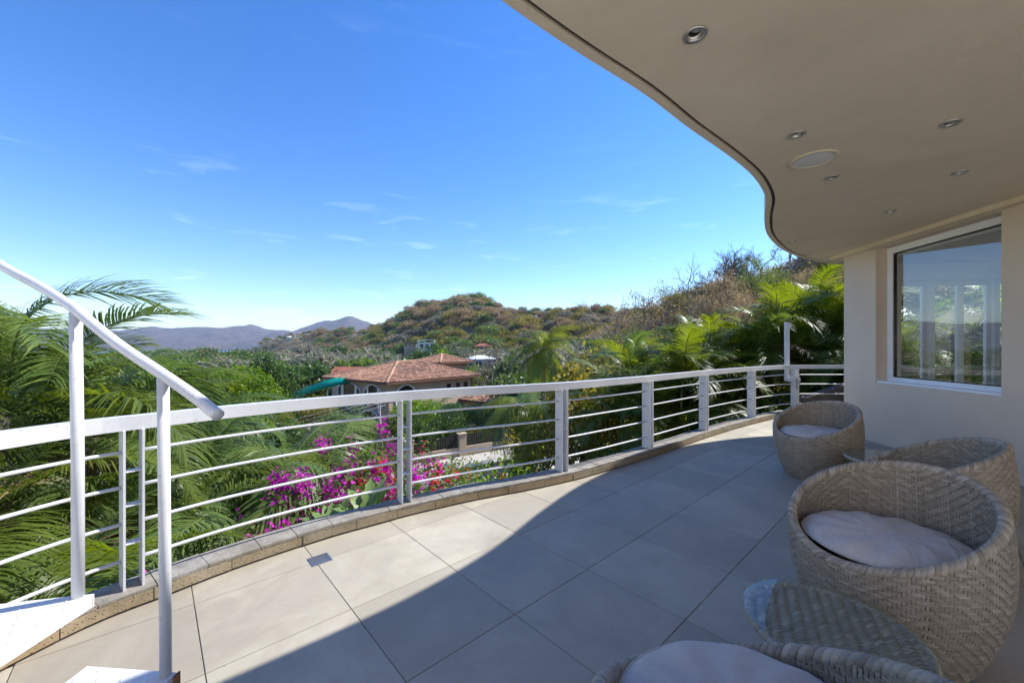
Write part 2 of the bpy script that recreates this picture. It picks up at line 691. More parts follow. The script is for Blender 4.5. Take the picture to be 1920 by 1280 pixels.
def sweep_rect(mb, path, s0, s1, o0, o1, z0, z1, step=.08):
    n = max(1, int(math.ceil((s1 - s0) / step)))
    vs, fs = [], []
    for i in range(n + 1):
        s = s0 + (s1 - s0) * i / n
        a, _ = path.at(s, o0)
        b, _ = path.at(s, o1)
        vs += [(a[0], a[1], z0), (b[0], b[1], z0), (b[0], b[1], z1), (a[0], a[1], z1)]
    for i in range(n):
        k = 4 * i
        for j in range(4):
            j2 = (j + 1) % 4
            fs.append((k + j, k + 4 + j, k + 4 + j2, k + j2))
    fs += [(0, 1, 2, 3), (4 * n + 3, 4 * n + 2, 4 * n + 1, 4 * n)]
    mb.add(vs, fs)


# ------------------------------------------------------------------ terrace plan
KERB = [(-2.10, -1.6), (-2.22, -.4), (-2.25, .6), (-2.19, 1.35), (-2.06, 1.88), (-1.89, 2.12), (-1.749, 2.321), (-1.584, 2.506), (-1.411, 2.68), (-1.233, 2.845),
        (-1.015, 3.01), (-.818, 3.16), (-.391, 3.43), (-.168, 3.545), (.275, 3.775), (.765, 4.08), (1.681, 4.80), (2.4, 5.42), (3.099, 6.018), (3.9, 6.65), (4.70, 7.23), (5.25, 7.58)]
kerb_pts = smooth_curve(catmull(KERB, 12), 14)
corner = [(5.36, 7.64), (5.46, 7.68), (5.58, 7.69), (5.75, 7.69)]
tail = [(x, 7.69 - .01 * (x - 5.75)) for x in np.arange(6.0, 11.1, .25)]
KP = Path(np.vstack([kerb_pts, corner, tail]))
WALL_A, WALL_S = 4.57, .104                     # wall face: x = A + S*y
WALL_DIR = np.array([WALL_S, 1.0]) / math.hypot(WALL_S, 1)
WALL_N = np.array([-WALL_DIR[1], WALL_DIR[0]])  # points towards the terrace


def wall_pt(y, out=0.0):
    p = np.array([WALL_A + WALL_S * y, y]) + WALL_N * out
    return float(p[0]), float(p[1])


Y_CORNER = 6.19
ZC = 2.80                                       # soffit height

# unseen pale walls, added behind the terrace to bounce sunlight into it
bounce_mb = MB()
bounce_mb.prism([(-7.5, -9.2), (9.0, -9.2), (9.0, -9.0), (-7.5, -9.0)], -.3, 6.2)
bounce_mb.prism([(-7.7, -9.2), (-7.502, -9.2), (-7.502, -3.2), (-7.7, -3.2)], -.3, 6.2)
tag(bounce_mb.build('bounce_wall', 'bounce_stucco'), 'unseen pale walls added behind the terrace to bounce sunlight', 'house')

# floor: a bed of screed, then each tile
floor = MB()
outline = [tuple(KP.at(s, .1)[0]) for s in np.arange(0, KP.L, .12)]
floor.prism([(-2.0, -1.0), (11, -1.0), (11, 7.6)] + outline[::-1], -.25, -.007)
floor_o = tag(floor.build('terrace_floor', 'grout'), kind='structure')

TS = .60
TA = R(42.3)
tu = np.array([math.cos(TA), math.sin(TA)])
tv = np.array([math.sin(TA), -math.cos(TA)])
T0 = np.array([.015, 2.003])


def clip_half(poly, p, n):
    out = []
    for i in range(len(poly)):
        a, b = poly[i], poly[(i + 1) % len(poly)]
        da, db = np.dot(a - p, n), np.dot(b - p, n)
        if da <= 0:
            out.append(a)
        if (da < 0 < db) or (db < 0 < da):
            out.append(a + (b - a) * da / (da - db))
    return out


def tile_mesh(poly):
    mb = MB()
    n = len(poly)
    c = sum(poly) / n
    ins = [q + (c - q) / max(np.hypot(*(c - q)), 1e-6) * .0022 for q in poly]
    vs = [(q[0], q[1], -.009) for q in poly] + [(q[0], q[1], -.0012) for q in poly] + [(q[0], q[1], 0) for q in ins]
    fs = [tuple(range(2 * n, 3 * n))]
    for i in range(n):
        j = (i + 1) % n
        fs += [(i, j, n + j, n + i), (n + i, n + j, 2 * n + j, 2 * n + i)]
    mb.add(vs, fs)
    return mb


full_tile = None
rng = random.Random(4)
kerb_mid = np.array([KP.at(s, .06)[0] for s in np.arange(0, KP.L, .05)])
for i in range(-9, 15):
    for j in range(-11, 12):
        g = .0018
        cs = [T0 + tu * TS * (i + a) + tv * TS * (j + b) for a, b in ((0, 0), (1, 0), (1, 1), (0, 1))]
        cen = sum(cs) / 4
        if cen[1] < -.7 or cen[0] > WALL_A + WALL_S * cen[1] + .35 and cen[1] < Y_CORNER - .2 or cen[0] > 7.6 or cen[0] < -3:
            continue
        if cen[1] < .4 and abs(cen[0]) > 3.5:
            continue
        poly = [cen + (q - cen) * (1 - 2 * g / TS) for q in cs]
        dist = np.hypot(*(kerb_mid - cen).T)
        k = int(dist.argmin())
        pn = kerb_mid[k]
        d = kerb_mid[min(k + 1, len(kerb_mid) - 1)] - kerb_mid[max(k - 1, 0)]
        n_out = np.array([-d[1], d[0]]) / np.hypot(*d)
        outside = np.dot(cen - pn, n_out) > 0
        if dist.min() < .6:
            poly = clip_half(poly, pn, n_out)
            if len(poly) < 3:
                continue
            mb = tile_mesh(poly)
            ar = .5 * abs(sum(poly[a][0] * poly[(a + 1) % len(poly)][1] - poly[(a + 1) % len(poly)][0] * poly[a][1] for a in range(len(poly))))
            if ar < .004:
                continue
            mb.build('floor_tile', 'tile', floor_o)
        elif not outside:
            if full_tile is None:
                mb = tile_mesh([q - cen for q in poly])
                full_tile = mb.mesh('floor_tile')
            place('floor_tile', full_tile, 'tile', floor_o, loc=(cen[0], cen[1], 0), rot=None)

mb = MB()
mb.prism([(-9, -16), (13, -16), (13, -1.01), (-9, -1.01)], -.3, -.002)
tag(mb.build('bounce_deck', 'deck_bounce'), kind='structure')  # added pale slab out of view, reflects sun up to soffit and chairs

# kerb of stone blocks along the curve
kerb_o = tag(empty('kerb', (-1.7, 2.4, 0)), kind='structure')
kb = MB()
sweep_rect(kb, KP, 0, KP.L, .012, .185, -.02, .068, .12)
kb.build('kerb_bed', 'groove', kerb_o)
rng = random.Random(11)
s = .3
while s < KP.L - .3:
    ln = rng.uniform(.27, .40)
    mb = MB()
    sweep_rect(mb, KP, s + .0025, s + ln - .0025, rng.uniform(-.003, .003), .03, .014, .0705 + rng.uniform(-.001, .001), .1)
    mb.build('face_stone', 'kerb_face', kerb_o)
    s += ln
s = .3
while s < KP.L - .3:
    ln = rng.uniform(.19, .27)
    mb = MB()
    sweep_rect(mb, KP, s + .002, s + ln - .002, rng.uniform(.000, .004), .192 + rng.uniform(-.004, .004), .0735, .089 + rng.uniform(-.0025, .0025), .1)
    mb.build('coping_stone', 'kerb_stone', kerb_o)
    s += ln
# retaining wall under the terrace edge
mb = MB()
sweep_rect(mb, KP, 0, KP.L, .06, .172, -4.4, -.021, .2)
tag(mb.build('retaining_wall', 'plaster'), 'plastered retaining wall below the curved terrace edge', 'wall')

# ------------------------------------------------------------------ railing
RO = .105                                       # rail line, outwards of the kerb face
rail = tag(empty('railing', (-.8, 3.2, .08)), 'white curved metal railing with four round bars on the stone kerb', 'railing')
mb = MB()
sweep_rect(mb, KP, .9, KP.L - .4, RO - .033, RO + .033, .917, .99, .06)
top_rail = mb.build('top_rail', 'white_paint', rail)
ratios = [(255 - 960) / 739, (767 - 960) / 739, (1066 - 960) / 739, (1229 - 960) / 739, (1333 - 960) / 739, (1421 - 960) / 739, (1498 - 960) / 739]
post_s = [KP.s_at_ratio(q) for q in ratios]
post_s = [post_s[0] - 1.62] + post_s + [post_s[-1] + 1.7]
BARS = [.80, .615, .42, .225]
for s in post_s:
    mb = MB()
    for ds in (-.036, .036):
        c, d = KP.at(s + ds, RO)
        mb.box((c[0], c[1], (.087 + .918) / 2), (.010, .112, .831), math.atan2(d[1], d[0]))
    po = mb.build('post', 'white_paint', rail)
    for z in (.70, .52, .32):
        mb = MB()
        c, d = KP.at(s, RO - .012)
        mb.box((c[0], c[1], z), (.061, .062, .006), math.atan2(d[1], d[0]))
        mb.build('rung', 'white_paint', po)
ends = [post_s[0] - .6] + post_s + [KP.L - .42]
for a, b in zip(ends[:-1], ends[1:]):
    for z in BARS:
        n = max(2, int((b - a) / .07))
        pts = []
        for i in range(n + 1):
            c, _ = KP.at(a + .042 + (b - a - .084) * i / n, RO)
            pts.append((c[0], c[1], z))
        mb = MB()
        mb.tube(pts, .0095, 10)
        mb.build('bar', 'white_paint', rail, smooth=True)
# bolts where the bars meet the posts are too small to read; the tall bracket at the end post is its own thing
c, d = KP.at(post_s[-2] - .07, RO + .11)
br = tag(empty('bracket_pole', (c[0], c[1], .66)), 'tall white flat pole bracketed to the outside of the end railing post', 'pole')
mb = MB()
mb.box((c[0], c[1], 1.255), (.085, .04, 1.17), 0.0)
mb.build('pole', 'white_paint', br)
mb = MB()
mb.box((c[0] + .095, c[1] - .05, .70), (.24, .05, .075), 0.0)
mb.build('arm', 'white_paint', br)
mb = MB()
mb.box((c[0] + .058, c[1] - .005, 1.775), (.03, .045, .09), 0.0)
mb.build('cap_plate', 'white_paint', br)

# low dark sloping stringer at the side of the house, seen past the wall corner
mb = MB()
p0, p1 = (6.05, 7.95), (7.6, 7.95)
mb.add([(5.95, 7.95, -1.2), (8.2, 7.95, -1.2), (8.2, 7.95, 1.05), (5.95, 7.95, .32), (5.95, 8.15, -1.2), (8.2, 8.15, -1.2), (8.2, 8.15, 1.05), (5.95, 8.15, .32)],
       [(0, 1, 2, 3), (7, 6, 5, 4), (3, 2, 6, 7), (0, 4, 5, 1), (0, 3, 7, 4), (1, 5, 6, 2)])
tag(mb.build('sloping_wall', 'dark_stone'), 'low dark sloping wall outside the railing by the house corner', 'wall')

# ------------------------------------------------------------------ house: wall, soffit, window, room
SOF = [(-1.75, -.35), (-1.6, -.05), (-1.4, .22), (-1.0, .66), (-.45, 1.28), (-.05, 1.64), (.30, 1.92), (.75, 2.25), (1.16, 2.6), (1.61, 2.96), (2.07, 3.37), (2.50, 3.88), (2.86, 4.47), (3.36, 5.17),
       (4.14, 5.98), (5.01, 6.61), (5.88, 7.0), (7.0, 7.25), (8.2, 7.38), (9.3, 7.42)]
SP = Path(smooth_curve(catmull(SOF, 12), 6))
villa = tag(empty('villa', (wall_pt(4.0)[0], 4.0, 0)), 'taupe plastered villa wall with deep curved soffit over the terrace', 'house')


def soffit_poly(off):
    pts = [tuple(SP.at(s, off)[0]) for s in np.arange(0, SP.L - .02, .09)]
    return pts + [(9.3, -.35)]


mb = MB()
inner = soffit_poly(-.078)
mb.prism(inner, ZC, ZC + .2)
sof = mb.build('soffit', 'soffit_plaster', villa)
SPOTS = [(.846, 1.822), (1.937, 2.68), (2.829, 2.54), (2.726, 3.357), (3.71, 3.264), (4.035, 4.206), (3.838, 5.402), (4.603, 6.151), (5.61, 6.69)]
cut = MB()
for x, y in SPOTS:                               # holes for the recessed lights
    cut.prism([(x + .034 * math.cos(2 * math.pi * q / 28), y + .034 * math.sin(2 * math.pi * q / 28)) for q in range(28)], ZC - .05, ZC + .075)
cut_o = cut.build('cutter', None)
bmod = sof.modifiers.new('holes', 'BOOLEAN')
bmod.operation = 'DIFFERENCE'
bmod.solver = 'EXACT'
bmod.object = cut_o
bpy.context.view_layer.update()
me_h = bpy.data.meshes.new_from_object(sof.evaluated_get(bpy.context.evaluated_depsgraph_get()))
sof.modifiers.clear()
sof.data = me_h
bpy.data.objects.remove(cut_o)
mb = MB()
sweep_rect(mb, SP, 0, SP.L - .02, -.0775, -.05, ZC + .022, ZC + .199, .08)
mb.build('drip_groove', 'groove', sof)
mb = MB()
sweep_rect(mb, SP, 0, SP.L - .02, -.0495, 0, ZC + .002, ZC + .205, .08)
mb.build('soffit_edge', 'soffit_plaster', sof)

WT = .24                                        # wall thickness
WY0, WY1 = 4.016, 5.58                          # window opening along y
WZ0, WZ1 = .847, 2.735


def wall_box(y0, y1, z0, z1, o0, o1, mb):
    """box along the wall between two depths; o = distance out of the face (negative is into the house)"""
    a, b, c_, d_ = wall_pt(y0, o0), wall_pt(y1, o0), wall_pt(y1, o1), wall_pt(y0, o1)
    mb.prism([a, d_, c_, b] if o1 > o0 else [a, b, c_, d_], z0, z1)


mb = MB()
wall_box(-.35, WY0, -.24, ZC - .001, -WT, 0, mb)
wall_box(WY1, Y_CORNER, -.24, ZC - .001, -WT, 0, mb)
wall_box(WY0, WY1, -.24, WZ0, -WT, 0, mb)
wall_box(WY0, WY1, WZ1, ZC - .001, -WT, 0, mb)
mb.build('wall', 'plaster', villa)
mb = MB()
wall_box(-.35, Y_CORNER + .15, ZC - .055, ZC + .001, .001, .10, mb)
mb.build('ceiling_lip', 'soffit_plaster', villa)

win = MB()
fo0, fo1 = -.205, -.145
fw = .085
wall_box(WY0 + .003, WY1 - .003, WZ0 + .003, WZ0 + fw, fo0, fo1, win)
wall_box(WY0 + .003, WY1 - .003, WZ1 - fw, WZ1 - .003, fo0, fo1, win)
wall_box(WY0 + .003, WY0 + fw, WZ0 + fw, WZ1 - fw, fo0, fo1, win)
wall_box(WY1 - fw, WY1 - .003, WZ0 + fw, WZ1 - fw, fo0, fo1, win)
wino = win.build('window', 'pvc', villa)
mb = MB()
for y0, y1, z0, z1 in ((WY0 + fw, WY1 - fw, WZ0 + fw, WZ0 + fw + .012), (WY0 + fw, WY1 - fw, WZ1 - fw - .012, WZ1 - fw),
                       (WY0 + fw, WY0 + fw + .012, WZ0 + fw + .012, WZ1 - fw - .012), (WY1 - fw - .012, WY1 - fw, WZ0 + fw + .012, WZ1 - fw - .012)):
    wall_box(y0, y1, z0, z1, fo0 + .005, fo1 - .018, mb)
mb.build('gasket', 'dark_glass', wino)
mb = MB()
a, b = wall_pt(WY0 + fw, -.178), wall_pt(WY1 - fw, -.178)
mb.add([(a[0], a[1], WZ0 + fw), (b[0], b[1], WZ0 + fw), (b[0], b[1], WZ1 - fw), (a[0], a[1], WZ1 - fw)], [(0, 1, 2, 3)])
mb.build('pane', 'window_glass', wino)
mb = MB()
wall_box(WY0 + .003, WY1 - .003, WZ0 + .0025, WZ0 + .030, -.143, -.01, mb)
mb.build('sill', 'pvc', wino)

# the room behind the window
RX = 4.2                                        # depth of the room behind the wall face
RY1 = Y_CORNER
mb = MB()
wall_box(-.15, RY1, -.24, -.02, -RX, -WT - .002, mb)
mb.build('room_floor', 'room_floor', villa)
mb = MB()
wall_box(-.15, RY1, 2.62, 2.74, -RX, -WT - .002, mb)
wall_box(1.5, 4.6, 2.50, 2.615, -2.6, -1.2, mb)
mb.build('room_ceiling', 'room_white', villa)
mb = MB()
wall_box(-.35, -.15, -.02, 2.615, -RX, -WT - .002, mb)
wall_box(-.15, 2.2, -.02, 2.615, -RX, -RX + .15, mb)            # beside the sliding doors (outer wall)
wall_box(2.2, RY1, 2.36, 2.615, -RX, -RX + .15, mb)
mb.build('room_wall', 'room_white', villa)
mb = MB()                                                        # end wall with an opening too
wall_box(RY1 - .15, RY1, 2.36, 2.615, -RX + .16, -WT - .002, mb)
wall_box(RY1 - .15, RY1, -.02, 2.36, -.70, -WT - .002, mb)
wall_box(RY1 - .15, RY1, -.02, 2.36, -RX + .16, -2.45, mb)
mb.build('room_wall', 'room_white', villa)
# sliding doors on the far side and the end wall
def door_leaf(axis, a0, a1, off):
    mb = MB()
    st = .075
    if axis == 'y':
        for y0, y1, z0, z1 in ((a0, a0 + st, 0, 2.355), (a1 - st, a1, 0, 2.355), (a0 + st, a1 - st, 0, st), (a0 + st, a1 - st, 2.28, 2.355)):
            wall_box(y0, y1, z0, z1, off, off + .045, mb)
    else:
        for o0, o1, z0, z1 in ((a0, a0 + st, 0, 2.355), (a1 - st, a1, 0, 2.355), (a0 + st, a1 - st, 0, st), (a0 + st, a1 - st, 2.28, 2.355)):
            wall_box(off, off + .045, z0, z1, o0, o1, mb)
    d = mb.build('sliding_door', 'pvc', villa)
    mb = MB()
    if axis == 'y':
        a, b = wall_pt(a0 + st, off + .022), wall_pt(a1 - st, off + .022)
    else:
        a, b = wall_pt(off + .022, a0 + st), wall_pt(off + .022, a1 - st)
    mb.add([(a[0], a[1], st), (b[0], b[1], st), (b[0], b[1], 2.28), (a[0], a[1], 2.28)], [(0, 1, 2, 3)])
    mb.build('pane', 'door_glass', d)


for q in range(4):
    door_leaf('y', 2.2 + q * .98, 2.2 + q * .98 + 1.0, -RX + .03 + .05 * (q % 2))
for q in range(4):
    door_leaf('x', -2.44 + q * .435, -2.44 + q * .435 + .455, RY1 - .12 + .05 * (q % 2))
cu = MB()
n = 60
vs, fs = [], []
for i in range(n + 1):
    u = i / n
    yo = RY1 - .26 + .03 * math.sin(u * 46) + .01 * math.sin(u * 17)
    for z, sq in ((.02, 1.0), (.9, .92), (1.6, .72), (2.5, .60)):
        p = wall_pt(yo, -2.10 + .34 * (u - .5) * sq)
        vs.append((p[0], p[1], z))
for i in range(n):
    for q in range(3):
        fs.append((4 * i + q, 4 * i + 4 + q, 4 * i + 5 + q, 4 * i + 1 + q))
cu.add(vs, fs)
tag(cu.build('curtain', 'curtain', smooth=True), 'sheer white curtain gathered beside the sliding doors inside the window', 'curtain')

# ------------------------------------------------------------------ soffit lights and speaker
spots = SPOTS
ring = MB()
ring.lathe([(.052, 0), (.052, -.004), (.048, -.0075), (.038, -.0065), (.0335, -.002), (.033, .012)], 40)
ring_me = ring.mesh('trim_ring', True)
well = MB()
well.lathe([(.0332, .001), (.0325, .03), (.028, .055), (0.0005, .060)], 32)
well_me = well.mesh('reflector', True)
bulb = MB()
bulb.lathe([(.0005, .008), (.012, .010), (.022, .016), (.0245, .026)], 28)
bulb_me = bulb.mesh('lamp', True)
gim = MB()
gim.lathe([(.0325, 0), (.031, .004), (.026, .006), (.0245, .012)], 36)
gim_me = gim.mesh('gimbal', True)
rng = random.Random(3)
for x, y in spots:
    d = tag(empty('downlight', (x, y, ZC - .0015)), 'small round chrome downlight recessed in the taupe soffit', 'downlight', 'downlights in the soffit')
    place('trim_ring', ring_me, 'steel', d)
    w = place('reflector', well_me, 'lamp_well', d, loc=(0, 0, .0015))
    t = R(rng.uniform(8, 22))
    place('gimbal', gim_me, 'steel', d, loc=(0, 0, .006), rot=(t, 0, rng.uniform(0, 6)))
    place('lamp', bulb_me, 'lamp_glass', d, loc=(0, 0, .006), rot=(t, 0, 1.0))
sp = tag(empty('ceiling_speaker', (2.324, 3.04, ZC - .0015)), 'large round white speaker with cream ring in the soffit', 'speaker')
mb = MB()
mb.lathe([(.158, 0), (.158, -.005), (.150, -.010), (.132, -.009), (.128, -.003)], 56)
mb.build('ring', 'cream', sp, smooth=True, world=False)
mb = MB()
mb.lathe([(.1285, -.004), (.09, -.0075), (.04, -.009), (.0005, -.0095)], 56)
mb.build('grille', 'speaker_cloth', sp, smooth=True, world=False)

# floor drain
dr = tag(empty('floor_drain', (-1.226, 2.514, .0005), TA), 'small square steel drain grate set into the tiles', 'drain')
mb = MB()
for cx, cy, sx, sy in ((0, .053, .12, .012), (0, -.053, .12, .012), (.054, 0, .012, .094), (-.054, 0, .012, .094)):
    mb.box((cx, cy, .0015), (sx, sy, .003))
mb.build('frame', 'steel', dr, world=False)
for q in range(6):
    mb = MB()
    mb.box((0, -.037 + q * .0148, .001), (.095, .0085, .002))
    mb.build('slat', 'steel', dr, world=False)
mb = MB()
mb.box((0, 0, .0001), (.097, .095, .0004))
mb.build('sump', 'groove', dr, world=False)

# ------------------------------------------------------------------ outdoor stair with tubular handrail
st = tag(empty('staircase', (-1.4, 1.2, 0)), 'white steel open stair with chequer plate treads and tubular handrail', 'staircase')


def tread(poly, z, lip_edge):
    mb = MB()
    mb.prism(poly, z - .006, z)
    n = len(poly)
    for i in lip_edge:
        a, b = np.array(poly[i]), np.array(poly[(i + 1) % n])
        d = (b - a) / np.hypot(*(b - a))
        nn = np.array([d[1], -d[0]])
        q = [a - nn * .0005, b - nn * .0005, b - nn * .007, a - nn * .007]
        cen = sum(np.array(p) for p in poly) / n
        if np.dot(nn, (a + b) / 2 - cen) < 0:
            q = [a + nn * .0005, b + nn * .0005, b + nn * .007, a + nn * .007]
        mb.prism([tuple(p) for p in q], z - .05, z - .0062)
    t = mb.build('tread', 'white_paint', st)
    pat = MB()
    xs = [p[0] for p in poly]
    ys = [p[1] for p in poly]
    for i in range(40):
        for j in range(60):
            x, y = min(xs) + .02 + i * .042, min(ys) + .02 + j * .042
            inside = all((poly[(q + 1) % n][0] - poly[q][0]) * (y - poly[q][1]) - (poly[(q + 1) % n][1] - poly[q][1]) * (x - poly[q][0]) > .012 * math.dist(poly[q], poly[(q + 1) % n]) for q in range(n))
            if not inside:
                continue
            a = R(45) if (i + j) % 2 else R(-45)
            ca, sa = math.cos(a), math.sin(a)
            pts = [(-.018, 0, 0), (0, -.006, 0), (.018, 0, 0), (0, .006, 0), (0, 0, .0035)]
            pat.add([(x + u * ca - v * sa, y + u * sa + v * ca, z + w + .0001) for u, v, w in pts], [(0, 1, 4), (1, 2, 4), (2, 3, 4), (3, 0, 4)])
    tag(pat.build('raised_pattern', 'white_paint', t), kind='stuff')


tread([(-1.565, 1.05), (-1.545, .30), (-1.20, .28), (-1.215, 1.428), (-1.57, 1.456)], .18, (2, 3, 4))
tread([(-2.02, .55), (-1.98, .18), (-1.62, .25), (-1.69, 1.595), (-2.02, 1.525)], .36, (2, 3))
tread([(-2.5, .40), (-2.42, .05), (-2.03, .12), (-2.10, 1.35), (-2.5, 1.18)], .54, (2, 3))
# string beam carrying the treads
mb = MB()
mb.add([(-1.22, .55, 0), (-1.22, .62, 0), (-1.22, .62, .12), (-1.22, .55, .12), (-2.6, .42, .43), (-2.6, .49, .43), (-2.6, .49, .53), (-2.6, .42, .53)],
       [(3, 2, 1, 0), (4, 5, 6, 7), (0, 1, 5, 4), (1, 2, 6, 5), (2, 3, 7, 6), (3, 0, 4, 7)])
mb.build('stringer', 'white_paint', st)
HR = [(-3.3, 1.95, 2.25), (-2.75, 1.93, 1.92), (-2.37, 1.83, 1.735), (-2.05, 1.72, 1.615), (-1.80, 1.615, 1.52), (-1.72, 1.585, 1.478), (-1.5, 1.505, 1.365), (-1.25, 1.418, 1.255), (-1.1, 1.365, 1.187), (-.985, 1.322, 1.128)]
mb = MB()
pts = catmull(HR, 8)
mb.tube([tuple(p) for p in pts], .0195, 16)
mb.build('handrail', 'white_paint', st, smooth=True)
mb = MB()
mb.tube([(-1.734, 1.575, .36), (-1.752, 1.59, .9), (-1.776, 1.604, 1.497)], .0195, 18)
mb.build('post', 'white_paint', st, smooth=True)
mb = MB()
mb.tube([(-1.243, 1.415, .18), (-1.247, 1.415, .7), (-1.252, 1.4145, 1.245)], .0178, 18)
mb.build('post', 'white_paint', st, smooth=True)
mb = MB()
mb.box((-1.2065, 1.418, .158), (.006, .026, .05))
mb.build('rust_patch', 'rust', st)

# ------------------------------------------------------------------ woven chairs and tables
def strands(surf, rows, cols_at, mat_tint, rng, rise=.0021, clip=None, over=3, sect=23, flip=1):
    """surf(u, z, off) -> point.  Short over-strands laid in a herringbone; returns vertices, faces, tints"""
    V, F, T = [], [], []
    for j, (z, h) in enumerate(rows):
        n = cols_at(z)
        for i in range(n):
            sgn = 1 if (i // sect) % 2 == 0 else -1
            if (i * sgn - j) % (over + 1) != 0:
                continue
            u0, u1 = (i - .08) / n, (i + over + .08) / n
            um = (u0 + u1) / 2
            if clip is not None and z + h * .6 > clip(um):
                continue
            t = min(1, max(0, .5 + rng.gauss(0, .2)))
            jit = rng.uniform(-.0008, .0008)
            b = len(V)
            for q, w in enumerate((0, .14, .5, .86, 1)):
                up = 1.0 if 0 < w < 1 else -.45
                for r_, (dz, dn) in enumerate(((-.485, .0), (0, .0007), (.485, .0))):
                    V.append(surf(u0 + (u1 - u0) * w, z + dz * h + jit, flip * (rise * up + dn)))
                    T.append(t)
            for q in range(4):
                for r_ in range(2):
                    a = b + q * 3 + r_
                    F.append((a, a + 3, a + 4, a + 1) if flip > 0 else (a, a + 1, a + 4, a + 3))
    return V, F, T


PROF_Z = [0, .05, .12, .2, .3, .4, .5, .6, .7, .8]
PROF_R = [.262, .288, .318, .345, .367, .377, .378, .372, .360, .345]


def chair_meshes():
    rng = random.Random(21)

    def rad(z):
        return float(np.interp(z, PROF_Z, PROF_R))

    def rim(u):
        return .600 - .166 * math.cos(2 * math.pi * u) - .012 * math.cos(4 * math.pi * u)      # u = 0 is the front

    def outer(u, z, off):
        a = 2 * math.pi * u
        r = rad(z) + off
        return (r * math.cos(a), r * math.sin(a), z)

    def inner(u, z, off):
        a = 2 * math.pi * u
        r = rad(z) - .036 + off
        return (r * math.cos(a), r * math.sin(a), z)

    rows_o = [(.006 + .0100 * j, .0094) for j in range(78)]
    rows_i = [(.30 + .0100 * j, .0094) for j in range(50)]
    cols = lambda z: 176
    out = {}
    V, F, T = strands(outer, rows_o, cols, .5, rng, clip=lambda u: rim(u) - .004)
    out['outer_weave'] = np_mesh('outer_weave', V, F, T, True)
    V, F, T = strands(inner, rows_i, cols, .5, rng, clip=lambda u: rim(u) - .004, flip=-1)
    out['inner_weave'] = np_mesh('inner_weave', V, F, T, True)
    # uprights under the strands
    mb = MB()
    n = 176
    for i in range(n):
        u = (i + .5) / n
        zt = rim(u)
        for fn, z0, off in ((outer, .0, .0014), (inner, .30, -.0014)):
            zs = np.linspace(z0, zt, 7 if z0 == 0 else 5)
            vs, fs = [], []
            for z in zs:
                vs += [fn(u - .0021, z, off), fn(u + .0021, z, off)]
            for q in range(len(zs) - 1):
                fs.append((2 * q, 2 * q + 1, 2 * q + 3, 2 * q + 2))
            mb.add(vs, fs, min(1, max(0, .42 + rng.gauss(0, .18))))
    out['uprights'] = mb.mesh('uprights')
    # dark shell between the two skins
    mb = MB()
    m = 72
    vs, fs = [], []
    for k in range(m):
        u = k / m
        zt = rim(u) - .004
        for fr in (0, .12, .25, .4, .55, .7, .85, 1):
            vs.append(outer(u, fr * zt, -.004))
        for fr in (1, .75, .5, .25, 0):
            vs.append(inner(u, .28 + fr * (zt - .28), .005))
    w = 13
    for k in range(m):
        a, b = k * w, ((k + 1) % m) * w
        for q in range(w - 1):
            fs.append((a + q, b + q, b + q + 1, a + q + 1))
    fs.append(tuple(k * w + w - 1 for k in range(m)))
    mb.add(vs, fs)
    out['shell'] = mb.mesh('shell', True)
    # rim: wrapped rope
    V, F, T = [], [], []
    m = 118
    cr = .0195

    def rc(u):
        a = 2 * math.pi * u
        z = rim(u)
        r = rad(z) - .018
        return Vector((r * math.cos(a), r * math.sin(a), z))
    for k in range(m):
        t = min(1, max(0, .55 + rng.gauss(0, .26)))
        jw = rng.uniform(-.35, .35)
        b = len(V)
        ns = 10
        for q in range(ns + 1):
            ph = R(-70) + R(320) * q / ns
            for r_, (du, dn) in enumerate(((-.56, -.0022), (-.36, .0012), (.36, .0022), (.56, -.0016))):
                u = (k + du * .95 + (3.2 + jw) * (q / ns - .5)) / m
                c = rc(u)
                tg = (rc(u + .002) - rc(u - .002)).normalized()
                rd = Vector((c.x, c.y, 0)).normalized()
                up = tg.cross(rd)
                up = up if up.z > 0 else -up
                rd = up.cross(tg)
                rd = rd if rd.dot(Vector((c.x, c.y, 0))) > 0 else -rd
                p = c + (rd * math.cos(ph) + up * math.sin(ph)) * (cr + dn)
                V.append(tuple(p))
                T.append(t)
        for q in range(ns):
            for r_ in range(3):
                a = b + q * 4 + r_
                F.append((a, a + 4, a + 5, a + 1))
    out['rim'] = np_mesh('rim', V, F, T, True)
    # cushion: a soft disc with a seam
    V, F = [], []
    nr, na = 18, 72
    rngc = np.random.default_rng(5)
    ph = rngc.uniform(0, 6.28, 12)
    for side in (1, -1):
        for i in range(nr + 1):
            t = i / nr
            for k in range(na):
                a = 2 * math.pi * k / na
                rr = .318 * t
                h = (1 - t ** 3.2) ** .55 * (.056 if side > 0 else .05)
                x, y = rr * math.cos(a), rr * math.sin(a)
                wr = .0095 * math.sin(14 * x + 9 * y + ph[0] + 1.5 * math.sin(7 * y + ph[1])) * (1 - t) + 0.0065 * t * math.sin(11 * a + ph[2] + 6 * t) + .0060 * math.sin(26 * y - 12 * x + ph[3]) * t * (1 - t) * 3
                z = side * h + (wr if side > 0 else 0) * min(1, (1 - t) * 9)
                V.append((x, y, z))
    for sidx in range(2):
        o = sidx * (nr + 1) * na
        for i in range(nr):
            for k in range(na):
                k2 = (k + 1) % na
                q = (o + i * na + k, o + (i + 1) * na + k, o + (i + 1) * na + k2, o + i * na + k2)
                F.append(q if sidx == 0 else q[::-1])
    out['cushion'] = np_mesh('cushion', V, F, None, True)
    mb = MB()
    mb.tube([(.3185 * math.cos(2 * math.pi * k / 72), .3185 * math.sin(2 * math.pi * k / 72), 0) for k in range(73)], .0052, 6, False)
    out['piping'] = mb.mesh('piping', True)
    return out


CH = chair_meshes()


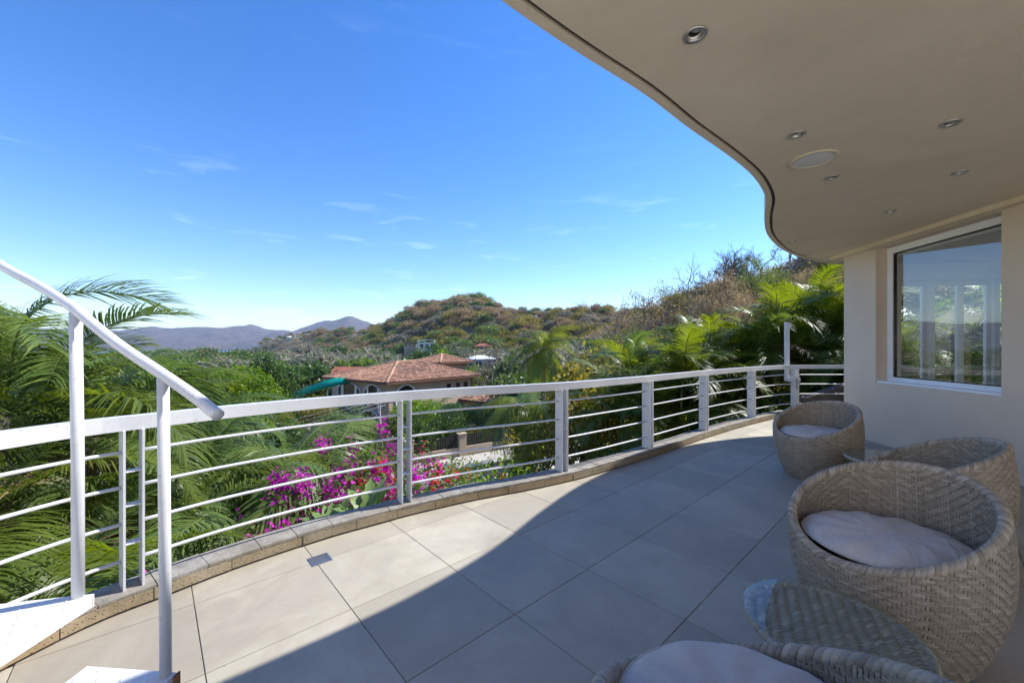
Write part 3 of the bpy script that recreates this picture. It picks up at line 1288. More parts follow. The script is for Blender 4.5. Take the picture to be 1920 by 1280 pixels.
def chair(x, y, face_deg, label):
    root = tag(empty('tub_chair', (x, y, 0), R(face_deg)), label, 'chair', 'woven tub chairs')
    place('shell', CH['shell'], 'rattan_core', root)
    for nme in ('outer_weave', 'inner_weave', 'uprights'):
        o = place(nme, CH[nme], 'rattan', root)
        o['kind'] = 'stuff'
    o = place('rim', CH['rim'], 'rattan', root)
    o['kind'] = 'stuff'
    c = tag(empty('seat_cushion', (x, y, .448), R(face_deg + 37)), 'round pale lilac cushion in the ' + label.split(' with')[0].replace('woven rattan ', ''), 'cushion', 'seat cushions')
    place('cover', CH['cushion'], 'cushion', c)
    place('piping', CH['piping'], 'cushion', c)
    return root, c


specs = [(3.18, 4.12, 198, 'woven rattan tub chair beside the house wall facing the sunlit railing'),
         (1.75, 1.84, 196, 'woven rattan tub chair turned towards the glass table in front of it'),
         (2.76, 2.62, 148, 'woven rattan tub chair with its high back towards the house wall, behind another chair'),
         (.55, .84, 100, 'woven rattan tub chair facing the glass table with its back to the terrace')]
cl = ['round pale lilac seat cushion in the chair beside the house wall',
      'round pale lilac seat cushion with a crease in the chair behind the glass table',
      'round seat cushion hidden low in the chair with its back to the wall',
      'round plump lilac seat cushion rising above its low chair rim']
for (x, y, a, lab), l2 in zip(specs, cl):
    r_, c_ = chair(x, y, a, lab)
    c_['label'] = l2
    if y < 1:
        c_.location = (x, y + .03, .466)


def table_meshes():
    rng = random.Random(8)
    tz = [0, .06, .14, .22, .30, .37, .385]
    tr_ = [.205, .185, .168, .168, .195, .238, .246]

    def rad(z):
        return float(np.interp(z, tz, tr_))

    def outer(u, z, off):
        a = 2 * math.pi * u
        r = rad(z) + off
        return (r * math.cos(a), r * math.sin(a), z)
    out = {}
    V, F, T = strands(outer, [(.006 + .0118 * j, .0112) for j in range(32)], lambda z: 80, .5, rng, sect=19)
    out['weave'] = np_mesh('weave', V, F, T, True)
    mb = MB()
    mb.lathe([(rad(z) - .003, z) for z in np.linspace(0, .385, 14)] + [(.01, .386)], 48)
    out['core'] = mb.mesh('core', True)
    # woven top: a flat disc of strands under the glass
    V, F, T = [], [], []
    for j in range(-22, 23):
        yy = j * .0115
        half = math.sqrt(max(0, .246 ** 2 - yy * yy))
        i0 = -20
        for i in range(i0, 21):
            if (i - j) % 4 != 0:
                continue
            x0, x1 = max(-half, (i - .08) * .0145), min(half, (i + 3.08) * .0145)
            if x1 - x0 < .006:
                continue
            t = min(1, max(0, .55 + rng.gauss(0, .2)))
            b = len(V)
            for q in range(5):
                w = q / 4
                up = math.sin(math.pi * w) ** .5 if 0 < w < 1 else -.3
                for dz, dn in ((-.0053, 0), (0, .0009), (.0053, 0)):
                    V.append((x0 + (x1 - x0) * w, yy + dz, .3885 + .0025 * up + dn))
                    T.append(t)
            for q in range(4):
                for r_ in range(2):
                    a = b + q * 3 + r_
                    F.append((a, a + 3, a + 4, a + 1))
    out['top_weave'] = np_mesh('top_weave', V, F, T, True)
    V, F, T = [], [], []
    m = 84
    for k in range(m):
        t = min(1, max(0, .58 + rng.gauss(0, .18)))
        b = len(V)
        for q in range(9):
            ph = R(-80) + R(300) * q / 8
            for du, dn in ((-.58, -.001), (-.2, .002), (.2, .002), (.58, -.001)):
                a = 2 * math.pi * (k + du * .9 + 1.2 * (q / 8 - .5)) / m
                rr = .246 + (.0125 + dn) * math.cos(ph)
                V.append((rr * math.cos(a), rr * math.sin(a), .380 + (.0125 + dn) * math.sin(ph)))
                T.append(t)
        for q in range(8):
            for r_ in range(3):
                a = b + q * 4 + r_
                F.append((a, a + 4, a + 5, a + 1))
    out['edge'] = np_mesh('edge', V, F, T, True)
    mb = MB()
    mb.lathe([(.0005, .3868), (.10, .3868), (.244, .3868)], 48)
    out['disc'] = mb.mesh('top_disc')
    g = MB()
    g.lathe([(.0005, .396), (.258, .396), (.2625, .3975), (.2625, .4025), (.258, .404), (.0005, .404)], 96)
    out['glass'] = g.mesh('glass')
    return out


TB = table_meshes()


def table(x, y, rz, label):
    root = tag(empty('side_table', (x, y, 0), R(rz)), label, 'table', 'woven side tables')
    place('core', TB['core'], 'rattan_core', root)
    place('top_disc', TB['disc'], 'rattan', root)
    for nme in ('weave', 'top_weave', 'edge'):
        place(nme, TB[nme], 'rattan', root)['kind'] = 'stuff'
    place('glass_top', TB['glass'], 'table_glass', root)


table(1.105, 1.364, 22, 'round woven table with glass top reflecting the chair behind it')
table(3.21, 3.42, 60, 'round woven table with glass top between two chairs along the wall')

# ------------------------------------------------------------------ terrain
RT_PX = [(-.9, 672, 1200), (-.72, 669, 1000), (-.66, 655, 640), (-.62, 642, 600), (-.57, 630, 560), (-.46, 628, 520), (-.38, 625, 480), (-.34, 614, 450), (-.26, 588, 420),
         (-.17, 568, 395), (-.11, 562, 380), (-.04, 574, 360), (0.0, 588, 340), (.08, 596, 310), (.16, 598, 280), (.26, 600, 240), (.34, 590, 190), (.40, 586, 150), (.46, 580, 110),
         (.60, 556, 85), (.73, 530, 75), (.85, 515, 70), (1.15, 490, 65), (1.6, 480, 65)]
RT_T = np.array([q[0] for q in RT_PX])
RT_D = np.array([float(q[2]) for q in RT_PX])
RT_Z = np.array([CAM_H + (649 - q[1]) * q[2] / 739.0 for q in RT_PX])
D0_T = np.array([-1.0, -.6, -.3, 0, .2, .35, .5, .7, 1.6])
D0_V = np.array([900., 330, 190, 130, 95, 60, 24, 14, 12])
BASE_Y = np.array([-60, 2, 6, 12, 26, 36, 60, 130, 400, 700, 1100, 3000])
BASE_Z = np.array([-3.2, -3.2, -3.4, -4.2, -4.2, -7.8, -8.6, -10.5, -22, -31, -36, -45])


def sstep(x):
    x = np.clip(x, 0, 1)
    return x * x * (3 - 2 * x)


def vnoise(x, y, seed=0):
    """cheap smooth noise from a few sine waves"""
    r_ = np.random.default_rng(seed)
    out = np.zeros_like(x, dtype=float)
    for o in range(5):
        for _ in range(3):
            a = r_.uniform(0, 2 * np.pi)
            p = r_.uniform(0, 2 * np.pi)
            f_ = 2 ** o
            out += np.sin((x * np.cos(a) + y * np.sin(a)) * f_ + p + 1.3 * np.sin((x * np.sin(a) - y * np.cos(a)) * f_ * .7 + p)) / (f_ * 3)
    return out


def ground_z(x, y):
    x = np.asarray(x, float)
    y = np.asarray(y, float)
    t = np.clip(x / np.maximum(y, 9.0), -1.6, 1.6)
    base = np.interp(y, BASE_Y, BASE_Z)
    D0 = np.interp(t, D0_T, D0_V)
    Dr = np.interp(t, RT_T, RT_D)
    Zr = np.interp(t, RT_T, RT_Z)
    z0 = np.interp(np.minimum(y, D0), BASE_Y, BASE_Z)
    u = (y - D0) / np.maximum(Dr - D0, 1)
    hill = sstep(u * .5) * 2 * .5 + sstep(u) * .5
    z = np.where(y < D0, base, z0 + (Zr - z0) * np.clip(hill, 0, 1))
    z = np.where(y > Dr, Zr - (y - Dr) * .16, z)
    amp = np.interp(y, [28, 60, 200, 500], [0, .8, 3.0, 4.0])
    return z + amp * vnoise(x / 28, y / 28, 3) * np.where(y > 700, .4, 1)


rows = np.r_[np.linspace(-30, 30, 61), np.geomspace(31, 2600, 130)]
cols = np.linspace(-1, 1, 221)
GX, GY = [], []
for y in rows:
    W = 34 + 1.75 * max(y, 0)
    GX.append(cols * W)
    GY.append(np.full_like(cols, y))
GX, GY = np.array(GX), np.array(GY)
GZ = ground_z(GX, GY)
nr, nc = GX.shape
idx = np.arange(nr * nc).reshape(nr, nc)
F = np.stack([idx[:-1, :-1], idx[:-1, 1:], idx[1:, 1:], idx[1:, :-1]], -1).reshape(-1, 4)
me = np_mesh('ground', np.stack([GX, GY, GZ], -1).reshape(-1, 3), F, None, True)
tag(place('ground', me, 'earth'), kind='structure')

# sea
mb = MB()
mb.add([(-30000, 250, -35), (30000, 250, -35), (30000, 40000, -35), (-30000, 40000, -35)], [(0, 1, 2, 3)])
tag(mb.build('sea', 'sea'), kind='structure')

# far mountains beyond the bay
MT = [(-2.2, 632), (-1.5, 628), (-1.2, 622), (-1.08, 618), (-1.0, 621), (-.95, 613), (-.91, 607), (-.87, 609), (-.83, 613), (-.80, 615), (-.74, 614), (-.70, 613), (-.66, 612), (-.62, 616), (-.58, 618), (-.55, 621),
      (-.52, 617), (-.48, 610), (-.445, 606), (-.42, 602), (-.405, 604), (-.38, 611), (-.33, 620), (-.2, 622), (.2, 620), (1.0, 622), (2.0, 626)]
mt_t = np.array([q[0] for q in MT])
mt_y = np.array([q[1] for q in MT], float)
ts = np.linspace(-2.2, 2.0, 420)
ds = np.linspace(0, 1.35, 60)
DS, DR = 3300.0, 5200.0
TX, UU = np.meshgrid(ts, ds)
DD = DS + (DR - DS) * UU
XX = TX * DD
zr = CAM_H + (649 - np.interp(TX, mt_t, mt_y)) * DR / 739.0
prof = np.where(UU < 1, .30 * sstep(UU / .42) + .70 * sstep((UU - .25) / .75), 1 - (UU - 1) * 1.6)
rid = vnoise(XX / 420, DD / 420, 9)
ZZ = -36 + (zr + 36) * prof * (1 + .42 * rid * (1 - np.abs(UU - .5) * 1.3).clip(.03, 1)) + 20 * vnoise(XX / 110, DD / 110, 5) * (UU > .02)
nr, nc = XX.shape
idx = np.arange(nr * nc).reshape(nr, nc)
F = np.stack([idx[:-1, :-1], idx[:-1, 1:], idx[1:, 1:], idx[1:, :-1]], -1).reshape(-1, 4)
tag(place('mountains', np_mesh('mountains', np.stack([XX, DD, ZZ], -1).reshape(-1, 3), F, None, True), 'mountain'), kind='structure')

# ------------------------------------------------------------------ road, pavement, garden wall
rd = np.array([.834, .552])
rn = np.array([.552, -.834])                     # towards the terrace
RP = np.array([-1.44, 17.8])                     # on the far kerb line


def road_pt(s, o):
    p = RP + rd * s + rn * o
    return float(p[0]), float(p[1])


def strip(name, s0, s1, o0, o1, z0, z1, mat, parent=None, kind='structure'):
    mb = MB()
    mb.prism([road_pt(s0, o0), road_pt(s0, o1), road_pt(s1, o1), road_pt(s1, o0)], z0, z1)
    o = mb.build(name, mat, parent)
    if kind and parent is None:
        tag(o, kind=kind)
    return o


strip('road', -40, 26, 0, 5.6, -4.3, -4.17, 'road')
strip('pavement', -40, 26, -1.9, -.13, -4.3, -4.05, 'pavement')
strip('kerb_line', -40, 26, -.128, -.002, -4.3, -4.03, 'kerb_stone')
gw = tag(empty('garden_wall', (*road_pt(0, -2.1), -4.2)), 'low tan garden wall with pillars and dark slatted panels along the road', 'wall')
pil = [-13.5, -10.6, -7.9, -5.2, -2.6, .1, 2.7, 4.6]
for a, b in zip(pil[:-1], pil[1:]):
    mb = MB()
    mb.prism([road_pt(a + .2, -2.16), road_pt(a + .2, -1.98), road_pt(b - .2, -1.98), road_pt(b - .2, -2.16)], -4.25, -3.62)
    mb.build('base_panel', 'garden_wall', gw)
    q = a + .26
    while q < b - .26:
        mb = MB()
        c = road_pt(q, -2.08)
        mb.box((c[0], c[1], -3.315), (.085, .03, .60), math.atan2(rd[1], rd[0]))
        mb.build('slat', 'dark_slats', gw)
        q += .125
for a in pil:
    mb = MB()
    c = road_pt(a, -2.07)
    mb.box((c[0], c[1], -3.62), (.39, .30, 1.26), math.atan2(rd[1], rd[0]))
    p = mb.build('pillar', 'garden_wall', gw)
    mb = MB()
    mb.box((c[0], c[1], -2.965), (.46, .36, .05), math.atan2(rd[1], rd[0]))
    mb.build('cap', 'garden_wall', p)

# ------------------------------------------------------------------ neighbouring house
def roof_tiles(mb_v, corner_a, corner_b, top_a, top_b, rng, col_w=.27, row_l=.40):
    """courses of barrel tiles over one slope given by its eave a-b and ridge top_a-top_b"""
    A, B, C, D_ = (np.array(p, float) for p in (corner_a, corner_b, top_b, top_a))
    e = (B - A) / np.linalg.norm(B - A)
    n = np.cross(e, D_ - A)
    n /= np.linalg.norm(n)
    if n[2] < 0:
        n = -n
    up = np.cross(n, e)
    if up[2] < 0:
        up = -up
    L = np.dot(B - A, e)
    H = np.dot(D_ - A, up)
    xa, xb = np.dot(D_ - A, e), np.dot(C - A, e)
    V, F, T = mb_v
    ncol, nrow = int(L / col_w), int(H / row_l)
    arc = [(-.5, 0), (-.32, .75), (0, 1.0), (.32, .75), (.5, 0)]
    for r_ in range(nrow):
        v0 = r_ * row_l
        v1 = v0 + row_l * 1.12
        lo, hi = xa * v0 / H, L + (xb - L) * v0 / H
        for c in range(ncol):
            x = (c + .5) * col_w + rng.uniform(-.012, .012)
            if x < lo + .05 or x > hi - .05:
                continue
            t = min(1, max(0, rng.gauss(.55, .24)))
            b = len(V)
            for vv, lift in ((v0, .03), (min(v1, H), .0)):
                for dx, dz in arc:
                    V.append(tuple(A + e * (x + dx * col_w * .98) + up * vv + n * (.01 + lift + dz * .075)))
                    T.append(t)
            for q in range(4):
                F.append((b + q, b + q + 1, b + q + 6, b + q + 5))


def hip_roof(parent, M, x0, x1, y0, y1, ze, zt, rx0, rx1, ry, rng, eave=.18):
    """hip roof over a rectangle given in house coordinates; M maps them to the world"""
    P = lambda x, y, z: M(x, y, z)
    mb = MB()
    vs = [P(x0, y0, ze), P(x1, y0, ze), P(x1, y1, ze), P(x0, y1, ze), P(rx0, ry, zt), P(rx1, ry, zt)]
    mb.add(vs, [(0, 1, 5, 4), (1, 2, 5), (2, 3, 4, 5), (3, 0, 4), (3, 2, 1, 0)])
    roof = mb.build('roof', 'roof_brown', parent)
    data = ([], [], [])
    slopes = [((x0, y0), (x1, y0), (rx0, ry), (rx1, ry)), ((x1, y0), (x1, y1), (rx1, ry), (rx1, ry)), ((x0, y1), (x0, y0), (rx0, ry), (rx0, ry))]
    for a, b, c, d in slopes:
        roof_tiles(data, P(*a, ze + .02), P(*b, ze + .02), P(*c, zt + .02), P(*d, zt + .02), rng)
    o = parent_loc(roof)
    me = np_mesh('roof_tiles', np.array(data[0]) - np.array(o), data[1], data[2], True)
    tag(place('roof_tiles', me, 'roof_tile', roof), kind='stuff')
    for a, b in (((x0, y0), (rx0, ry)), ((x1, y0), (rx1, ry)), ((x0, y1), (rx0, ry)), ((rx0, ry), (rx1, ry))):
        if a == b:
            continue
        m2 = MB()
        za = ze if a in ((x0, y0), (x1, y0), (x0, y1)) else zt
        m2.tube([P(a[0], a[1], za + .06), P(b[0], b[1], zt + .09)], .13, 8, tint=.85)
        m2.build('hip_cap', 'roof_tile', roof)
    for a, b in (((x0, y0), (x1, y0)), ((x0, y1), (x0, y0)), ((x1, y0), (x1, y1))):
        m3 = MB()
        pa, pb = Vector(P(a[0], a[1], ze - eave / 2 - .004)), Vector(P(b[0], b[1], ze - eave / 2 - .004))
        dd = pb - pa
        m3.box((pa + pb) / 2, (dd.length, .10, eave), math.atan2(dd.y, dd.x))
        m3.build('fascia_board', 'fascia', roof)
    return roof


rng = random.Random(17)
HC = np.array([-12.9, 40.6])
he = np.array([.6, .8])
hn = np.array([-.8, .6])
HZ, HE = -8.6, -2.45


def HM(x, y, z):
    p = HC + he * x + hn * y
    return (float(p[0]), float(p[1]), z)


hang = math.atan2(he[1], he[0])
nh = tag(empty('neighbour_house', HM(7, 6.5, HZ)), 'tan two storey house with hipped clay tile roof and white arches', 'house')
mb = MB()
mb.prism([HM(.9, .9, 0)[:2], HM(13.6, .9, 0)[:2], HM(13.6, 12, 0)[:2], HM(.9, 12, 0)[:2]], HZ - 2, HE - .02)
mb.build('wall', 'house_wall', nh)
hip_roof(nh, HM, 0, 14.6, 0, 13, HE, -.62, 6.2, 9.2, 6.5, rng)
# tower with its own small roof
mb = MB()
mb.prism([HM(13.6, 6.6, 0)[:2], HM(18.6, 6.6, 0)[:2], HM(18.6, 11.4, 0)[:2], HM(13.6, 11.4, 0)[:2]], HZ - 2, -.98)
mb.build('tower_wall', 'house_wall', nh)
hip_roof(nh, HM, 12.8, 19.4, 5.8, 12.2, -.96, .12, 16.0, 16.2, 9.0, rng)
# lower wing roofs towards the road
mb = MB()
mb.prism([HM(12.2, -4.6, 0)[:2], HM(17.0, -4.6, 0)[:2], HM(17.0, .88, 0)[:2], HM(12.2, .88, 0)[:2]], HZ - 2, -5.45)
mb.build('wing_wall', 'house_wall', nh)
hip_roof(nh, HM, 11.4, 17.8, -5.4, .86, -5.43, -4.35, 14.2, 15.0, -1.6, rng)


def arch(face, a0, a1, z0, z1, parent, curtains=True):
    """white arched surround with a dark opening; face 'x' runs along he at y = .9, 'y' along hn at x = .9"""
    w = a1 - a0
    rise = min(.75, w * .28)
    prof = [(a0, z0), (a0, z1 - rise)] + [(a0 + w * q / 10, z1 - rise + rise * math.sin(math.pi * q / 10) ** .8) for q in range(1, 10)] + [(a1, z1 - rise), (a1, z0)]
    f = (lambda a, d, z: HM(a, .9 - d, z)) if face == 'x' else (lambda a, d, z: HM(.9 - d, a, z))
    mb = MB()
    n = len(prof)
    inn = [((a - (a0 + a1) / 2) * (1 - .28 / w) + (a0 + a1) / 2, z0 + (z - z0) * (1 - .14 / (z1 - z0))) for a, z in prof]
    for q in range(n - 1):
        p = [f(*((prof[q][0], 0.02, prof[q][1]))), f(prof[q + 1][0], .02, prof[q + 1][1]), f(inn[q + 1][0], .02, inn[q + 1][1]), f(inn[q][0], .02, inn[q][1])]
        p2 = [f(prof[q][0], .16, prof[q][1]), f(prof[q + 1][0], .16, prof[q + 1][1]), f(inn[q + 1][0], .16, inn[q + 1][1]), f(inn[q][0], .16, inn[q][1])]
        mb.add(p + p2, [(4, 5, 6, 7), (0, 1, 5, 4), (3, 7, 6, 2), (0, 4, 7, 3), (1, 2, 6, 5)])
    o = mb.build('arch', 'house_trim', parent)
    m2 = MB()
    m2.add([f(a, .025, z) for a, z in inn], [tuple(range(n))])
    m2.build('opening', 'dark_glass', o)
    if curtains:
        for ca, cw in ((a0 + w * .22, w * .11), (a0 + w * .80, w * .13)):
            m3 = MB()
            vs, fs = [], []
            for q in range(9):
                aa = ca + cw * (q / 8 - .5)
                d = .07 + .03 * (q % 2)
                vs += [f(aa, d, z0 + .02), f(aa * .9 + ca * .1, d, z1 - rise * .55)]
            for q in range(8):
                fs.append((2 * q, 2 * q + 2, 2 * q + 3, 2 * q + 1))
            m3.add(vs, fs)
            m3.build('curtain', 'house_trim', o)


arch('y', 2.0, 5.4, HE - 2.9, HE - .35, nh)
arch('y', 6.0, 10.9, HE - 2.9, HE - .35, nh)
arch('x', 1.7, 4.4, HE - 2.9, HE - .35, nh, False)
arch('y', 7.6, 11.4, HZ, HE - 3.2, nh, False)
arch('y', 2.4, 6.0, HZ, HE - 3.2, nh, False)
for a in (9.6, 11.2, 12.6):
    mb = MB()
    for da, dz, sa, sz in ((0, .42, .66, .09), (0, -.42, .66, .09), (.29, 0, .08, .75), (-.29, 0, .08, .75)):
        c = HM(a + da, .87, HE - 1.25 + dz)
        mb.box(c, (sa, .10, sz), hang)
    w = mb.build('window', 'fascia', nh)
    mb = MB()
    c = HM(a, .885, HE - 1.25)
    mb.box(c, (.5, .02, .75), hang)
    mb.build('pane', 'dark_glass', w)
mb = MB()
mb.tube([HM(13.7, .8, HE - .1), HM(13.7, .8, HZ)], .06, 6)
mb.build('downpipe', 'fascia', nh)

# teal slide chute at its side
sl = tag(empty('water_slide', (-22.5, 45, -6.5)), 'teal curved slide chute rising behind the arches', 'slide')
path = [(-25.6, 44.6, -4.75), (-23.8, 44.2, -3.95), (-21.8, 44.2, -3.2), (-20.2, 45.2, -2.75), (-19.0, 46.8, -2.6)]
pc = catmull(path, 6)
V, F = [], []
for i, p in enumerate(pc):
    d = pc[min(i + 1, len(pc) - 1)] - pc[max(i - 1, 0)]
    sd = np.array([-d[1], d[0], 0])
    sd /= np.linalg.norm(sd)
    for q in range(9):
        a = R(-200 + 220 * q / 8)
        V.append(p + sd * math.cos(a) * .62 + np.array([0, 0, math.sin(a) * .62 + .2]))
for i in range(len(pc) - 1):
    for q in range(8):
        a = i * 9 + q
        F.append((a, a + 9, a + 10, a + 1))
me = np_mesh('chute', np.array(V) - np.array([-22.5, 45, -6.5]), F, None, True)
place('chute', me, 'teal_plastic', sl)
mb = MB()
for x, y, z in ((-24.4, 45.2, -5.0), (-21.2, 45.3, -3.6)):
    mb.tube([(x, y, -9.5), (x, y, z)], .09, 8)
mb.build('support', 'house_trim', sl)

# houses in the valley and on the hill
def far_house(x, y, z, w, d, h, rz, wall, roof, style, label, nwin=3):
    root = tag(empty('hill_house', (x, y, z), R(rz)), label, 'house')
    mb = MB()
    mb.box((0, 0, h / 2 - 4), (w, d, h + 8))
    mb.build('wall', wall, root, world=False)
    mb = MB()
    o = .5
    if style == 'hip':
        vs = [(-w / 2 - o, -d / 2 - o, h), (w / 2 + o, -d / 2 - o, h), (w / 2 + o, d / 2 + o, h), (-w / 2 - o, d / 2 + o, h), (-w * .18, 0, h + w * .16), (w * .18, 0, h + w * .16)]
        mb.add(vs, [(0, 1, 5, 4), (1, 2, 5), (2, 3, 4, 5), (3, 0, 4), (3, 2, 1, 0)])
    elif style == 'gable':
        vs = [(-w / 2 - o, -d / 2 - o, h), (w / 2 + o, -d / 2 - o, h), (w / 2 + o, d / 2 + o, h), (-w / 2 - o, d / 2 + o, h), (-w / 2 - o, 0, h + d * .3), (w / 2 + o, 0, h + d * .3)]
        mb.add(vs, [(0, 1, 5, 4), (1, 2, 5), (2, 3, 4, 5), (3, 0, 4), (3, 2, 1, 0)])
    elif style == 'vault':
        vs, fs = [], []
        for q in range(11):
            u = q / 10
            xx, zz = -w / 2 - o + (w + 2 * o) * u, h + .15 + w * .17 * math.sin(math.pi * (.15 + .6 * u))
            vs += [(xx, -d / 2 - o, zz), (xx, d / 2 + o, zz), (xx, -d / 2 - o, zz - .35), (xx, d / 2 + o, zz - .35)]
        for q in range(10):
            a = q * 4
            fs += [(a, a + 4, a + 5, a + 1), (a + 2, a + 3, a + 7, a + 6), (a, a + 2, a + 6, a + 4), (a + 1, a + 5, a + 7, a + 3)]
        mb.add(vs, fs)
    else:
        mb.box((0, 0, h + .25), (w + 1.4, d + 1.4, .5))
    mb.build('roof', roof, root, world=False)
    for q in range(nwin):
        m2 = MB()
        xx = -w / 2 + w * (q + .5) / nwin
        m2.box((xx, -d / 2 - .03, h * .55), (w / nwin * .62, .06, h * .46))
        m2.build('window', 'dark_glass', root, world=False)


for x, y, z, w, d, h, rz, wall, roof, style, lab, nw in (
        (-49.0, 225, -1.08, 9, 8, 4.6, 12, 'far_wall', 'roof_white', 'vault', 'white modern house with a curved white roof at the hill foot', 3),
        (-60.4, 235, 0.72, 7, 7, 2.6, 0, 'far_wall_tan', 'roof_brown', 'flat', 'brown flat roofed house next to the white modern one', 3),
        (-51.7, 275, 8.80, 8, 6, 2.4, -5, 'far_wall_tan', 'roof_red', 'hip', 'red roofed house highest on the slope above the white one', 3),
        (-47.5, 262, 5.61, 9, 6, 1.8, 5, 'far_wall', 'roof_red', 'gable', 'long pale house under a thin red roof on the slope', 4),
        (-33.4, 268, 6.44, 7, 6, 3.6, 15, 'far_wall', 'roof_brown', 'hip', 'pale blue grey two storey house with dark roof on the hill', 2),
        (-36.0, 240, 1.68, 8, 6, 2.8, -10, 'far_wall_tan', 'roof_red', 'hip', 'tan house with red hipped roof right of the curved white one', 3),
        (-15.7, 215, -0.68, 9, 6, 2.2, 8, 'far_wall_tan', 'roof_red', 'hip', 'low tan house with long red roof among green trees', 4),
        (-6.6, 82, -3.80, 4.4, 4.0, 2.6, 20, 'far_wall', 'roof_white', 'hip', 'white walled house with white roof half hidden by bare trees', 2),
        (-26.2, 66, -5.47, 6.0, 4.0, 2.2, -12, 'far_wall', 'roof_red', 'gable', 'white house with plain red gable roof behind the tiled house', 2),
        (-203.5, 470, 15.53, 14.0, 8.0, 3.2, 0, 'roof_brown', 'roof_brown', 'flat', 'long dark flat roofed house on the ridge crest', 4),
        (-252.4, 500, 11.51, 12, 8, 4, 0, 'far_wall_tan', 'roof_brown', 'hip', 'brown roofed house among trees on the ridge', 3),
        (-290.6, 520, 10.14, 10, 8, 3, 0, 'far_wall', 'roof_white', 'hip', 'tiny white hip roofed house at the ridge end', 3),
        (-127.2, 400, 14.89, 8, 6, 2.4, 0, 'far_wall', 'roof_white', 'flat', 'tiny pale flat roofed house in the saddle of the ridge', 2),
        (-92.1, 210, -4.19, 4.8, 4.0, 2.4, 0, 'roof_red', 'roof_red', 'flat', 'small red brown hut beside the green trees', 2)):
    far_house(x, y, z, w, d, h, rz + math.degrees(math.atan2(-x, y)) * .6, wall, roof, style, lab, nw)

# ------------------------------------------------------------------ plants: generators
def frond_mesh(name, L, n, leaf, width, arch_up, droop, seed, vee=.5, twist=0.0, sag=.35):
    """one feather frond along +x: arching midrib with two rows of blades"""
    r_ = np.random.default_rng(seed)
    V, F, T = [], [], []
    m = 22
    mid = []
    for i in range(m + 1):
        u = i / m
        mid.append(np.array([L * (u - .16 * droop * u ** 3), L * .06 * math.sin(3 * u + seed) * u, L * (arch_up * u - droop * u ** 2.3)]))
    mid = np.array(mid)

    def at(u):
        f_ = u * m
        i = min(int(f_), m - 1)
        return mid[i] + (mid[i + 1] - mid[i]) * (f_ - i), (mid[i + 1] - mid[i]) / np.linalg.norm(mid[i + 1] - mid[i])
    for i in range(m):                                            # midrib
        p0, d0 = at(i / m)
        p1, _ = at((i + 1) / m)
        r0, r1 = .013 * L * .55 * (1 - .85 * i / m), .013 * L * .55 * (1 - .85 * (i + 1) / m)
        sd = np.array([-d0[1], d0[0], 0]) / max(np.hypot(d0[0], d0[1]), 1e-6)
        up = np.cross(d0, sd) * -1
        up = up if up[2] > 0 else -up
        b = len(V)
        for p, r in ((p0, r0), (p1, r1)):
            V += [p + sd * r, p + up * r, p - sd * r, p - up * r]
            T += [.62] * 4
        for q in range(4):
            F.append((b + q, b + (q + 1) % 4, b + 4 + (q + 1) % 4, b + 4 + q))
    for k in range(n):
        u = .14 + .85 * (k + r_.uniform(-.2, .2)) / n
        u = min(max(u, .12), .995)
        p, d = at(u)
        sd = np.array([-d[1], d[0], 0]) / max(np.hypot(d[0], d[1]), 1e-6)
        up = np.cross(d, sd)
        up = up if up[2] > 0 else -up
        ll = leaf * (.35 + .65 * math.sin(math.pi * min(1, (u - .05) * 1.02) ** .8) ** .7) * r_.uniform(.88, 1.1)
        sweep = .35 + .75 * u
        tint = float(np.clip(r_.normal(.48, .17), 0, .93))
        tipc = 1.0 if r_.random() < .16 else tint
        for s_ in (1, -1):
            dirv = sd * s_ * math.cos(sweep * .8) + d * math.sin(sweep * .8) + up * (vee + r_.normal(0, .12))
            dirv /= np.linalg.norm(dirv)
            wv = np.cross(dirv, up)
            wv = wv / max(np.linalg.norm(wv), 1e-6)
            wv = wv * math.cos(twist) + up * math.sin(twist) * s_
            sg = sag * r_.uniform(.7, 1.3)
            b = len(V)
            for q, (t, w) in enumerate(((0, .55), (.3, 1.0), (.62, .85), (.86, .45), (1.0, .02))):
                c = p + dirv * ll * t - np.array([0, 0, 1]) * ll * sg * t ** 2.1
                V += [c - wv * width * w * .5, c + wv * width * w * .5]
                T += [tint if q < 3 else .5 * tint + .5 * tipc if q == 3 else tipc] * 2
            for q in range(4):
                F.append((b + 2 * q, b + 2 * q + 1, b + 2 * q + 3, b + 2 * q + 2))
    return np_mesh(name, np.array(V), F, T)


FR = {'areca': [frond_mesh('areca_frond', 2.0, 76, .52, .0205, .62, .55, s, .45, sag=.45) for s in (1, 2, 3)]
      + [frond_mesh('areca_frond', 2.2, 78, .55, .0205, .85, .95, s, .5, sag=.55) for s in (4, 5)],
      'coco': [frond_mesh('coconut_frond', 2.3, 80, .55, .023, .45, .75, s, .15, sag=.75) for s in (11, 12, 13)],
      'fine': [frond_mesh('fine_frond', 1.5, 38, .40, .024, .6, .8, s, .4, sag=.6) for s in (21, 22, 23)]}


